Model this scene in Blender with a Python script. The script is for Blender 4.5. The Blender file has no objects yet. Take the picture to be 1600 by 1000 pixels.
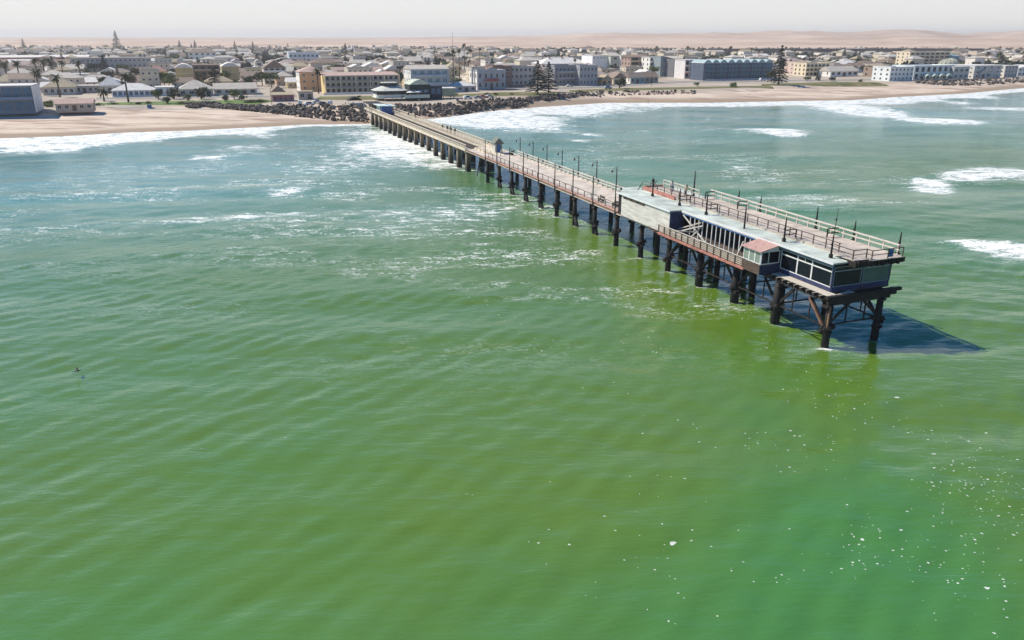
import bpy, bmesh, math, random
import numpy as np
from mathutils import Vector, Matrix
random.seed(7); rng = np.random.default_rng(11)
SC = bpy.context.scene
COL = SC.collection
R = math.radians

# ------------------------------------------------------------------ camera
FPX, HZ, CAMZ = 1218.0, 60.0, 32.0           # focal length (px of the 1600 px photo), horizon row, height in metres
PITCH = math.atan((500 - HZ) / FPX)
cam = bpy.data.cameras.new('camera'); camo = bpy.data.objects.new('camera', cam); COL.objects.link(camo)
cam.sensor_width = 36.0; cam.lens = 36.0 * FPX / 1600.0
cam.clip_start = 0.5; cam.clip_end = 40000
camo.location = (0, 0, CAMZ); camo.rotation_euler = (math.pi / 2 - PITCH, 0, 0)
SC.camera = camo

# ------------------------------------------------------------------ sky, sun, exposure
SUN_AZ = math.atan2(-0.925, 0.38)              # direction to the sun, clockwise from +Y
SUN_EL = R(47)
w = bpy.data.worlds.new('World'); SC.world = w; w.use_nodes = True
nt = w.node_tree; nt.nodes.clear()
sky = nt.nodes.new('ShaderNodeTexSky'); sky.sky_type = 'NISHITA'; sky.sun_disc = False
sky.sun_elevation = SUN_EL; sky.sun_rotation = SUN_AZ % (2 * math.pi)
sky.altitude = 0; sky.air_density = 1.0; sky.dust_density = 0.0; sky.ozone_density = 6.0
bg = nt.nodes.new('ShaderNodeBackground'); bg.inputs['Strength'].default_value = 0.105
wo = nt.nodes.new('ShaderNodeOutputWorld')
geo = nt.nodes.new('ShaderNodeTexCoord'); sep = nt.nodes.new('ShaderNodeSeparateXYZ'); nt.links.new(geo.outputs['Generated'], sep.inputs[0])
mr = nt.nodes.new('ShaderNodeMapRange'); mr.interpolation_type = 'SMOOTHSTEP'; nt.links.new(sep.outputs['Z'], mr.inputs[0])
for i_, v_ in enumerate((0.0, 0.26, 0.94, 0.0)): mr.inputs[1 + i_].default_value = v_
hzm = nt.nodes.new('ShaderNodeMix'); hzm.data_type = 'RGBA'; nt.links.new(mr.outputs[0], hzm.inputs[0])      # milky coastal haze low in the sky, the same all round
hsv = nt.nodes.new('ShaderNodeHueSaturation'); hsv.inputs['Saturation'].default_value = 1.3; nt.links.new(sky.outputs[0], hsv.inputs['Color']); nt.links.new(hsv.outputs[0], hzm.inputs[6]); hzm.inputs[7].default_value = (6.95, 6.75, 6.6, 1)
nt.links.new(hzm.outputs[2], bg.inputs[0]); nt.links.new(bg.outputs[0], wo.inputs[0])
sun = bpy.data.lights.new('sun', 'SUN'); sun.energy = 5.0; sun.angle = R(0.5); sun.color = (1.0, 0.92, 0.80)
suno = bpy.data.objects.new('sun', sun); COL.objects.link(suno)
sdir = Vector((math.sin(SUN_AZ) * math.cos(SUN_EL), math.cos(SUN_AZ) * math.cos(SUN_EL), math.sin(SUN_EL)))
suno.rotation_euler = (-sdir).to_track_quat('-Z', 'Y').to_euler(); suno.location = (-200, 200, 300)
SC.view_settings.view_transform = 'Standard'; SC.view_settings.look = 'None'
SC.view_settings.exposure = 0.32; SC.view_settings.gamma = 1.0
SC.view_settings.use_curve_mapping = False

# ------------------------------------------------------------------ measuring: photo pixel at a known height -> world metres
sP, cP = math.sin(PITCH), math.cos(PITCH)
def P(x, y, z=0.0):
    u = (x - 800) / FPX; v = (500 - y) / FPX
    d = (u, cP + v * sP, -sP + v * cP); t = (z - CAMZ) / d[2]
    return Vector((d[0] * t, d[1] * t, z))
def Q(p):
    f = p[1] * cP - (p[2] - CAMZ) * sP; up = p[1] * sP + (p[2] - CAMZ) * cP
    return 800 + FPX * p[0] / f, 500 - FPX * up / f, f
A0 = P(1289, 540); A1 = P(586, 197)
AX = (A1 - A0).normalized(); RT = Vector((AX.y, -AX.x, 0)); ROT = math.atan2(RT.y, RT.x)
def J(wd, s, z=0.0): return A0 + RT * wd + AX * s + Vector((0, 0, z))      # jetty frame: across, along, up
def toJ(p): q = Vector((p[0], p[1], 0)) - A0; return q.dot(RT), q.dot(AX)

# ------------------------------------------------------------------ materials
MATS = {}
def mat(name, col, rough=0.7, var=0.18, scale=1.2, bump=0.0, bscale=8.0, metal=0.0, spec=0.35, col2=None, stretch=(1, 1, 1), coord='Object'):
    if name in MATS: return MATS[name]
    m = bpy.data.materials.new(name); m.use_nodes = True; MATS[name] = m
    t = m.node_tree; b = t.nodes['Principled BSDF']
    b.inputs['Roughness'].default_value = rough; b.inputs['Metallic'].default_value = metal
    b.inputs['Specular IOR Level'].default_value = spec
    tc = t.nodes.new('ShaderNodeTexCoord'); mp = t.nodes.new('ShaderNodeMapping'); mp.inputs['Scale'].default_value = stretch
    t.links.new(tc.outputs[coord], mp.inputs[0])
    n = t.nodes.new('ShaderNodeTexNoise'); n.inputs['Scale'].default_value = scale; n.inputs['Detail'].default_value = 6; n.inputs['Roughness'].default_value = 0.65
    t.links.new(mp.outputs[0], n.inputs['Vector'])
    r = t.nodes.new('ShaderNodeValToRGB'); r.color_ramp.elements[0].position = 0.32; r.color_ramp.elements[1].position = 0.68
    c2 = col2 if col2 else tuple(min(1, c * (1 + var)) for c in col)
    c1 = tuple(c * (1 - var) for c in col)
    r.color_ramp.elements[0].color = (*c1, 1); r.color_ramp.elements[1].color = (*c2, 1)
    t.links.new(n.outputs['Fac'], r.inputs[0]); t.links.new(r.outputs[0], b.inputs['Base Color'])
    if bump:
        n2 = t.nodes.new('ShaderNodeTexNoise'); n2.inputs['Scale'].default_value = bscale; n2.inputs['Detail'].default_value = 4
        t.links.new(mp.outputs[0], n2.inputs['Vector'])
        bp = t.nodes.new('ShaderNodeBump'); bp.inputs['Strength'].default_value = bump; bp.inputs['Distance'].default_value = 0.1
        t.links.new(n2.outputs['Fac'], bp.inputs['Height']); t.links.new(bp.outputs[0], b.inputs['Normal'])
    return m
def glassmat(name, col, rough=0.06, spec=0.6):
    if name in MATS: return MATS[name]
    m = mat(name, col, rough, 0.3, 0.35, spec=spec); return m

# ------------------------------------------------------------------ mesh builder
class MB:
    def __init__(s): s.v = []; s.f = []; s.m = []
    def _add(s, vs, fs, mi=0):
        o = len(s.v); s.v += [tuple(x) for x in vs]; s.f += [tuple(i + o for i in f) for f in fs]; s.m += [mi] * len(fs)
    def box(s, x0, x1, y0, y1, z0, z1, mi=0):
        s._add([(x0,y0,z0),(x1,y0,z0),(x1,y1,z0),(x0,y1,z0),(x0,y0,z1),(x1,y0,z1),(x1,y1,z1),(x0,y1,z1)],
               [(3,2,1,0),(4,5,6,7),(0,1,5,4),(1,2,6,5),(2,3,7,6),(3,0,4,7)], mi); return s
    def bar(s, p, q, a, b=None, mi=0):
        b = b or a; p = Vector(p); q = Vector(q); d = (q - p).normalized()
        up = Vector((0,0,1)) if abs(d.z) < 0.95 else Vector((0,1,0))
        x = d.cross(up).normalized() * (a / 2); y = x.normalized().cross(d) * (b / 2)
        s._add([p-x-y,p+x-y,p+x+y,p-x+y,q-x-y,q+x-y,q+x+y,q-x+y],
               [(0,1,2,3),(7,6,5,4),(4,5,1,0),(5,6,2,1),(6,7,3,2),(7,4,0,3)], mi); return s
    def tube(s, pts, rs, n=8, mi=0, cap=True):
        pts = [Vector(p) for p in pts]; rings = []
        for i, p in enumerate(pts):
            d = (pts[min(i+1,len(pts)-1)] - pts[max(i-1,0)]).normalized()
            up = Vector((1,0,0)) if abs(d.x) < 0.9 else Vector((0,1,0))
            x = d.cross(up).normalized(); y = d.cross(x)
            r = rs[i] if hasattr(rs, '__len__') else rs
            rings.append([p + x*math.cos(2*math.pi*k/n)*r + y*math.sin(2*math.pi*k/n)*r for k in range(n)])
        vs = [v for rg in rings for v in rg]; fs = []
        for i in range(len(pts)-1):
            for k in range(n): fs.append((i*n+k, (i+1)*n+k, (i+1)*n+(k+1)%n, i*n+(k+1)%n))
        if cap: fs += [tuple(range(n)), tuple((len(pts)-1)*n + k for k in reversed(range(n)))]
        s._add(vs, fs, mi); return s
    def prism(s, poly, z0, z1, mi=0):           # polygon counter-clockwise in x,y
        n = len(poly)
        s._add([(x,y,z0) for x,y in poly]+[(x,y,z1) for x,y in poly],
               [tuple(reversed(range(n))), tuple(range(n,2*n))]+[(i,(i+1)%n,n+(i+1)%n,n+i) for i in range(n)], mi); return s
    def face(s, vs, mi=0): s._add(vs, [tuple(range(len(vs)))], mi); return s
    def mesh(s, name, mats, smooth=False):
        me = bpy.data.meshes.new(name); me.from_pydata(s.v, [], s.f)
        for m in (mats if isinstance(mats, (list, tuple)) else [mats]): me.materials.append(m)
        if any(s.m): me.polygons.foreach_set('material_index', s.m)
        if smooth: me.polygons.foreach_set('use_smooth', [True]*len(me.polygons))
        me.update(); return me
    def build(s, name, mats, parent=None, smooth=False):
        return ob(name, s.mesh(name, mats, smooth), parent)
def ob(name, me, parent=None, loc=None, rz=None, scale=None):
    o = bpy.data.objects.new(name, me); COL.objects.link(o)
    if parent: o.parent = parent
    if loc is not None: o.location = loc
    if rz is not None: o.rotation_euler = (0, 0, rz)
    if scale is not None: o.scale = scale if hasattr(scale, '__len__') else (scale,)*3
    return o
def tag(o, label, cat, group=None, kind=None):
    if label: o['label'] = label
    if cat: o['category'] = cat
    if group: o['group'] = group
    if kind: o['kind'] = kind
    return o
def thing(name, label, cat, loc, rz=ROT, group=None):
    o = ob(name, None, None, loc, rz); o.empty_display_size = 0.5
    return tag(o, label, cat, group)
def copy_tree(o, parent=None):
    c = o.copy(); COL.objects.link(c)
    if parent: c.parent = parent
    for ch in list(o.children): copy_tree(ch, c)
    return c
# ------------------------------------------------------------------ value noise used for terrain shapes
def vnoise(x, y, seed=0):
    xi = np.floor(x).astype(np.int64); yi = np.floor(y).astype(np.int64); xf = x - xi; yf = y - yi
    def h(a, b):
        n = (a * 374761393 + b * 668265263 + seed * 1442695041) & 0x7fffffff
        n = ((n ^ (n >> 13)) * 1274126177) & 0x7fffffff
        return ((n ^ (n >> 16)) & 0xffff) / 65535.0
    u = xf*xf*(3-2*xf); v = yf*yf*(3-2*yf)
    return (h(xi,yi)*(1-u)+h(xi+1,yi)*u)*(1-v)+(h(xi,yi+1)*(1-u)+h(xi+1,yi+1)*u)*v
def fbm(x, y, o=4, seed=0):
    a = 0; amp = 0.5
    for i in range(o): a = a + amp*vnoise(x*2**i, y*2**i, seed+i); amp *= 0.5
    return a
def sstep(a, b, x): t = np.clip((x-a)/(b-a), 0, 1); return t*t*(3-2*t)

# ------------------------------------------------------------------ coast lines measured in the jetty frame (w across, s inland)
def jl(pts, z): return np.array(sorted(toJ(P(x, y, z)) for x, y in pts))
_sh = jl([(0,215),(100,212),(200,206),(300,203),(400,198),(470,194),(530,193),(570,193),(690,183),(760,173),(850,166),(950,160),(1100,160),(1250,157),(1330,156),(1400,151),(1500,146),(1600,137)], 0.2)
SHORE = np.vstack([[-2500, _sh[0,1]-250], [-400, _sh[0,1]-12], _sh, [900, _sh[-1,1]+20], [4000, _sh[-1,1]+420]])
_pr = jl([(0,177),(90,172),(250,166),(330,165),(420,163),(480,163),(570,163),(690,161),(720,160),(800,152),(860,148),(950,144),(1090,143),(1200,137),(1330,131),(1400,129),(1500,127),(1600,123)], 4.2)
PROM = np.vstack([[-2500, _pr[0,1]-250], [-400, _pr[0,1]], _pr, [900, _pr[-1,1]+30], [4000, _pr[-1,1]+430]])
def shore_s(wd): return np.interp(wd, SHORE[:,0], SHORE[:,1])
def prom_s(wd): return np.interp(wd, PROM[:,0], PROM[:,1])
ZG = 4.5
def ground_z(x, y):
    x = np.asarray(x, float); y = np.asarray(y, float)
    wd = (x-A0.x)*RT.x + (y-A0.y)*RT.y; s = (x-A0.x)*AX.x + (y-A0.y)*AX.y
    d = s - shore_s(wd); e = prom_s(wd) - shore_s(wd)
    t = np.clip(d/np.maximum(e-3, 6), 0, 1)
    beach = 3.3*t**0.85 + 0.35*(fbm(x*0.06, y*0.06, 3, 5)-0.45)*sstep(0.1, 0.5, t)
    up = sstep(-2.5, 2.5, d-e)
    z = beach*(1-up) + ZG*up
    z = np.where(d < 0, np.maximum(d*0.06, -6), z)
    # desert plain and dunes far inland
    r = np.hypot(x, y); ang = np.arctan2(x, y)
    far = sstep(2300, 4600, r)
    right = sstep(-0.25, 0.40, ang)
    ridg = 1-np.abs(2*fbm(x*0.0011+3, y*0.0016, 4, 21)-0.95)
    big = fbm(x*0.00045+9, y*0.00045+4, 3, 33)
    dz = far*(16 + 6*right + (14+44*right)*(ridg-0.45) + (12+70*right)*(big-0.42))
    dz = dz + far*(17*np.exp(-((ang-.44)/.045)**2)+12*np.exp(-((ang-.57)/.05)**2)+10*np.exp(-((ang-.33)/.04)**2))*np.exp(-((r-4600)/1000)**2)
    dz = dz + sstep(6500, 9000, r)*(10 + 6*(1-right))
    return z + np.where(d > 0, np.maximum(dz, 0), 0)
def gz(p): return float(ground_z(p[0], p[1]))

# ------------------------------------------------------------------ ground: one sheet to the horizon
def grid_axis(a0, a1, d0, g, c=0.0, fine=(0,0)):
    out = [fine[0]]; x = fine[0]
    while x < fine[1]: x += d0; out.append(x)
    st = d0; xs = []
    x = fine[1]
    while x < a1: st *= g; x += st; xs.append(min(x, a1))
    st = d0; ys = []; x = fine[0]
    while x > a0: st *= g; x -= st; ys.append(max(x, a0))
    return np.array(ys[::-1] + out + xs)
def grid_mesh(name, X, Y, Z, mats):
    ny, nx = X.shape
    co = np.empty((ny*nx, 3)); co[:,0] = X.ravel(); co[:,1] = Y.ravel(); co[:,2] = Z.ravel()
    i = np.arange(ny*nx).reshape(ny, nx)
    q = np.stack([i[:-1,:-1], i[:-1,1:], i[1:,1:], i[1:,:-1]], -1).reshape(-1, 4)
    me = bpy.data.meshes.new(name); me.vertices.add(len(co)); me.vertices.foreach_set('co', co.ravel())
    me.loops.add(q.size); me.loops.foreach_set('vertex_index', q.ravel().astype(np.int32))
    me.polygons.add(len(q)); me.polygons.foreach_set('loop_start', np.arange(0, q.size, 4, dtype=np.int32))
    me.polygons.foreach_set('use_smooth', np.ones(len(q), bool))
    for m in mats: me.materials.append(m)
    me.update(calc_edges=True); me.validate(); return me
def attr(me, name, val):
    a = me.attributes.new(name, 'FLOAT', 'POINT'); a.data.foreach_set('value', np.ascontiguousarray(val.ravel(), dtype=np.float32))

gx = grid_axis(-9000, 9000, 4.0, 1.05, fine=(-190, 560)); gy = grid_axis(-400, 9500, 3.0, 1.045, fine=(255, 640))
GX, GY = np.meshgrid(gx, gy); GZ = ground_z(GX, GY)
W_ = (GX-A0.x)*RT.x + (GY-A0.y)*RT.y; S_ = (GX-A0.x)*AX.x + (GY-A0.y)*AX.y
gm = bpy.data.materials.new('sand_ground'); gm.use_nodes = True
def ground_material():
    t = gm.node_tree; b = t.nodes['Principled BSDF']; L = t.links; N = t.nodes.new
    def attrn(n): a = N('ShaderNodeAttribute'); a.attribute_name = n; return a.outputs['Fac']
    tc = N('ShaderNodeTexCoord')
    def noise(sc, det=6, rough=0.6, st=(1,1,1), dist=0.0):
        mp = N('ShaderNodeMapping'); mp.inputs['Scale'].default_value = st; mp.inputs['Rotation'].default_value = (0,0,-ROT)
        L.new(tc.outputs['Object'], mp.inputs[0])
        n = N('ShaderNodeTexNoise'); n.inputs['Scale'].default_value = sc; n.inputs['Detail'].default_value = det; n.inputs['Roughness'].default_value = rough; n.inputs['Distortion'].default_value = dist
        L.new(mp.outputs[0], n.inputs['Vector']); return n.outputs['Fac']
    def ramp(f, a, b_, ca=(0,0,0), cb=(1,1,1)):
        r = N('ShaderNodeValToRGB'); r.color_ramp.elements[0].position = a; r.color_ramp.elements[1].position = b_
        r.color_ramp.elements[0].color = (*ca,1); r.color_ramp.elements[1].color = (*cb,1); L.new(f, r.inputs[0]); return r.outputs[0]
    def mix(f, a, c):
        m = N('ShaderNodeMix'); m.data_type = 'RGBA'
        if isinstance(f, (int,float)): m.inputs[0].default_value = f
        else: L.new(f, m.inputs[0])
        for i, s in ((6,a),(7,c)):
            if isinstance(s, tuple): m.inputs[i].default_value = (*s,1)
            else: L.new(s, m.inputs[i])
        return m.outputs[2]
    sand = ramp(noise(0.05, 6), 0.3, 0.7, (0.56,0.45,0.345), (0.66,0.55,0.44))
    streak = ramp(noise(0.10, 7, 0.65, (0.35,1.6,1), 0.6), 0.47, 0.62)
    sand = mix(streak, sand, (0.33,0.235,0.18))
    wet = attrn('wet'); sand = mix(wet, sand, (0.33,0.25,0.18))
    town = ramp(noise(0.03, 8, 0.7), 0.35, 0.65, (0.33,0.28,0.22), (0.47,0.40,0.32))
    c = mix(attrn('town'), sand, town)
    dune = ramp(noise(0.0028, 8, 0.66, (1,1.6,1), 0.9), 0.40, 0.60, (0.40,0.275,0.195), (0.60,0.45,0.335))  # sand tones, with the dunes' slope shading put into the colour noise
    scrub = ramp(noise(0.02, 8, 0.7, (1,0.5,1)), 0.52, 0.66)
    plain = mix(scrub, (0.47,0.36,0.26), (0.16,0.14,0.10))
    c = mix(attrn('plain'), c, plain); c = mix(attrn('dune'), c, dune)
    L.new(c, b.inputs['Base Color']); b.inputs['Roughness'].default_value = 0.9; b.inputs['Specular IOR Level'].default_value = 0.15
    bp = N('ShaderNodeBump'); bp.inputs['Strength'].default_value = 0.5; bp.inputs['Distance'].default_value = 0.5
    L.new(noise(0.25, 6, 0.7), bp.inputs['Height']); L.new(bp.outputs[0], b.inputs['Normal'])
ground_material()
gme = grid_mesh('ground', GX, GY, GZ, [gm])
dd = S_ - shore_s(W_); ee = prom_s(W_)-shore_s(W_)
attr(gme, 'wet', 1-sstep(4, 11, dd + 5*(fbm(GX*0.03, GY*0.03, 2, 3)-0.5)))
attr(gme, 'town', sstep(-3, 4, dd-ee)); rr = np.hypot(GX, GY)
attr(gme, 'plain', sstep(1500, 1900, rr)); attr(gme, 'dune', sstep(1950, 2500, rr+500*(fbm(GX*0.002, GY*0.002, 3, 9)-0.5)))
tag(ob('ground', gme), 'pale sand beach, town ground and orange desert dunes beyond', 'ground', kind='structure')

# ------------------------------------------------------------------ sea
wx = grid_axis(-1600, 2600, 0.62, 1.018, fine=(-60, 75)); wy = grid_axis(-500, 1500, 0.5, 1.014, fine=(30, 110))
WX, WY = np.meshgrid(wx, wy)
DX = np.gradient(wx)[None,:]*np.ones_like(WY); DY = np.gradient(wy)[:,None]*np.ones_like(WX); DR = np.maximum(DX*0.7, DY)
Ww = (WX-A0.x)*RT.x + (WY-A0.y)*RT.y; Ws = (WX-A0.x)*AX.x + (WY-A0.y)*AX.y
off = shore_s(Ww) - Ws                                     # metres offshore
WZ = np.zeros_like(WX); calm = sstep(0, 60, off)*0.85+0.15
kr = np.random.default_rng(5)
for i in range(46):
    lam = 1.5*(34/1.5)**(kr.random()**1.15); th = R(97) + kr.normal(0, 0.55 if lam < 12 else 0.20)
    k = 2*math.pi/lam; a = (0.0036 if lam > 3 else 0.0085)*lam**0.72*(0.7+0.6*kr.random())
    fade = np.clip((lam/DR-2.2)/2.5, 0, 1)
    ph = k*(WX*math.cos(th)+WY*math.sin(th)) + kr.random()*6.283 + 1.2*vnoise(WX/(lam*5), WY/(lam*5), i)*2
    grp = 0.35+1.3*vnoise(WX/(lam*3.1)+i*7.3, WY/(lam*2.2)-i*3.1, 90+i)
    WZ += fade*a*grp*(np.sin(ph) + 0.22*np.sin(2*ph+1.57))
WZ *= calm
foam = np.zeros_like(WX); speck = np.zeros_like(WX); lace = np.zeros_like(WX)
def pscale(px, py):
    c = P(px, py); f = Q(c)[2]; return c, f/FPX, (P(px, py-1).y-P(px, py+1).y)/2
def blob(field, px, py, rx, ry, st, tilt=0.0, power=1.0):     # elongated patch, sized in metres from what it covers in the photo
    c, mx, my = pscale(px, py); a, b = max(rx*mx, 1), max(ry*my, 1)
    dx, dy = WX-c.x, WY-c.y; ca, sa = math.cos(tilt), math.sin(tilt)
    e = ((dx*ca+dy*sa)/a)**2 + ((-dx*sa+dy*ca)/b)**2
    field += st*np.exp(-(e/1.7)**power)
# surf along the beach: width of the wash in metres, measured along the coast
sw = np.array([(-2500,30),(-200,34),(-127,58),(-108,62),(-88,56),(-66,32),(-43,20),(-26,9),(-11,8),(-2,8),(20,12),(34,34),(63,46),(98,44),(120,38),(142,38),(185,36),(241,26),(271,44),(318,38),(372,24),(464,32),(900,30),(4000,30)])
width = np.interp(Ww, sw[:,0], sw[:,1])*(0.55+0.9*fbm(Ww*0.03, Ws*0.012, 3, 8))
foam += 1.12*(1-sstep(0.40, 1.2, off/width))
for k_ in range(32):
    for w_ in ((-0.45, 7.0) if k_ < 15 else (0.0, 6.3)):
        c_ = J(w_, 8.0*k_ if k_ < 15 else 128.5+7.6*(k_-15)); foam += 0.62*np.exp(-((WX-c_.x-.3)**2+(WY-c_.y+.3)**2)/1.7)
B = blob
for a in [(330,247,40,4,.8,.1),(375,232,45,4,.75,.5),(410,212,30,5,.7,.6),(455,298,30,4,.8,.55),(430,306,22,2.5,.6,.4),(500,270,60,10,.45,.6),(530,250,50,14,.42,.7),
          (385,262,70,8,.35,.3),(250,300,160,8,.33,.25),(120,352,170,10,.3,.2),(430,335,90,6,.32,.2),(320,345,90,7,.38,.25),(60,330,80,6,.3,.15),
          (585,230,55,14,.62,.9),(640,238,60,12,.7,.2),(690,258,50,8,.6,.1),(660,225,50,10,.55,.3),(560,205,60,8,.6,.2),(610,215,30,8,.6,.3),(600,345,120,25,.28,.2),(700,350,120,30,.3,.1),(760,325,80,14,.32,0),
          (820,192,60,7,.9,.1),(760,190,70,9,.9,.2),(900,178,60,5,.75,.1),(905,220,18,3.5,.75,.8),(925,211,14,3,.7,.6),(870,205,40,5,.4,.2),(1000,205,30,3,.42,0),(990,170,50,4,.7,.1),
          (1005,248,60,2.5,.4,.1),(1200,206,55,4.5,.8,-.2),(1230,212,24,4,.9,-.2),(1170,262,35,6,.6,-.3),(1205,280,24,6,.5,0),(1160,292,30,5,.42,0),(1250,310,60,10,.38,.3),
          (1345,174,55,6,1.0,-.15),(1385,181,28,3.5,.9,-.2),(1300,166,40,4,.7,0),(1490,192,48,3,.95,-.12),(1440,189,30,2.5,.8,-.1),(1560,170,60,3,.9,-.15),(1500,161,30,2.5,.8,.3),(1540,153,40,3,.7,.3),
          (1455,292,26,7,.95,-.5),(1500,280,36,5,.85,.2),(1575,272,60,9,1.2,.05),(1440,284,16,4,.7,0),(1545,388,48,5,.95,-.35),(1590,398,40,10,1.2,-.3),(1500,379,22,2.5,.6,-.1),
          (1290,325,80,9,.3,.3),(1460,300,30,6,.4,0),(1120,185,60,4,.4,0),(1080,200,50,4,.35,0)]: B(foam, *a)
for a in [(430,250,200,50,.5),(200,300,220,60,.4),(600,300,120,60,.6),(850,330,80,50,.5),(760,300,90,50,.6),(950,400,120,45,.55),(1050,450,120,40,.45),(1280,310,110,25,.7),(900,230,160,40,.45),(1150,270,120,40,.5),(1400,300,100,40,.4),(700,400,160,60,.35),(1300,180,250,20,.4)]: B(lace, *a)
for a in [(1530,790,90,70,1.0),(1420,800,60,60,.5),(1340,850,50,60,.55),(1400,900,60,70,.8),(1500,950,110,60,1.0),(1320,980,40,40,.8),(1560,760,50,18,1.5),(1250,660,60,30,.7),(1150,600,140,60,.35),
          (1000,500,140,60,.35),(900,420,110,50,.3),(1120,850,140,110,.2),(1150,480,90,40,.6),(1440,650,110,60,.3),(980,900,120,80,.12)]: B(speck, *a)
# breaking waves: a real ridge under the foam
ridge = np.zeros_like(WX)
for a in [(1520,272,85,6,1.1,.05),(1570,384,70,5.5,.9,-.3),(1350,170,80,4,.9,-.1),(1480,189,75,3,.8,-.1),(1215,207,60,4,.9,-.15),(1000,255,120,5,.4,.05),(1300,215,120,5,.5,.05),(1300,245,140,6,.45,-.05),(1400,330,140,10,.5,0),
          (650,232,60,7,.7,.2),(380,240,80,6,.5,.2),(470,290,80,7,.5,.35),(120,225,130,6,.6,.05),(250,400,260,12,.35,.15),(480,470,260,14,.3,.1),(800,185,90,5,.6,.1)]: B(ridge, *a)
WZ += ridge*sstep(2, 14, off)
wme = grid_mesh('sea', WX, WY, WZ, [])
foam *= 0.85+0.7*fbm(WX*0.07, WY*0.16, 3, 14); foam = np.minimum(foam, 1.0)
attr(wme, 'drift', sstep(0.36, 0.62, fbm(WX*0.022+5, WY*0.016, 4, 41))); attr(wme, 'blue', 0.25*sstep(0.44, 0.66, fbm(WX*0.012, WY*0.012+7, 3, 47)))
attr(wme, 'gust', 0.45+0.75*sstep(0.3, 0.62, fbm(WX*0.012, WY*0.024, 3, 51))); speck *= 1.5*sstep(0.40, 0.62, fbm(WX*0.16, WY*0.16, 4, 63)); lace *= sstep(0.42, 0.6, fbm(WX*0.05, WY*0.12, 4, 61))*1.7
attr(wme, 'foam', foam); attr(wme, 'speck', speck); attr(wme, 'lace', lace)
attr(wme, 'milk_and_sheen', 1-sstep(20, 275, off + 80*(fbm(WX*0.01, WY*0.01, 3, 71)-0.45)))
wm = bpy.data.materials.new('sea_water'); wm.use_nodes = True; wme.materials.append(wm)
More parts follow.
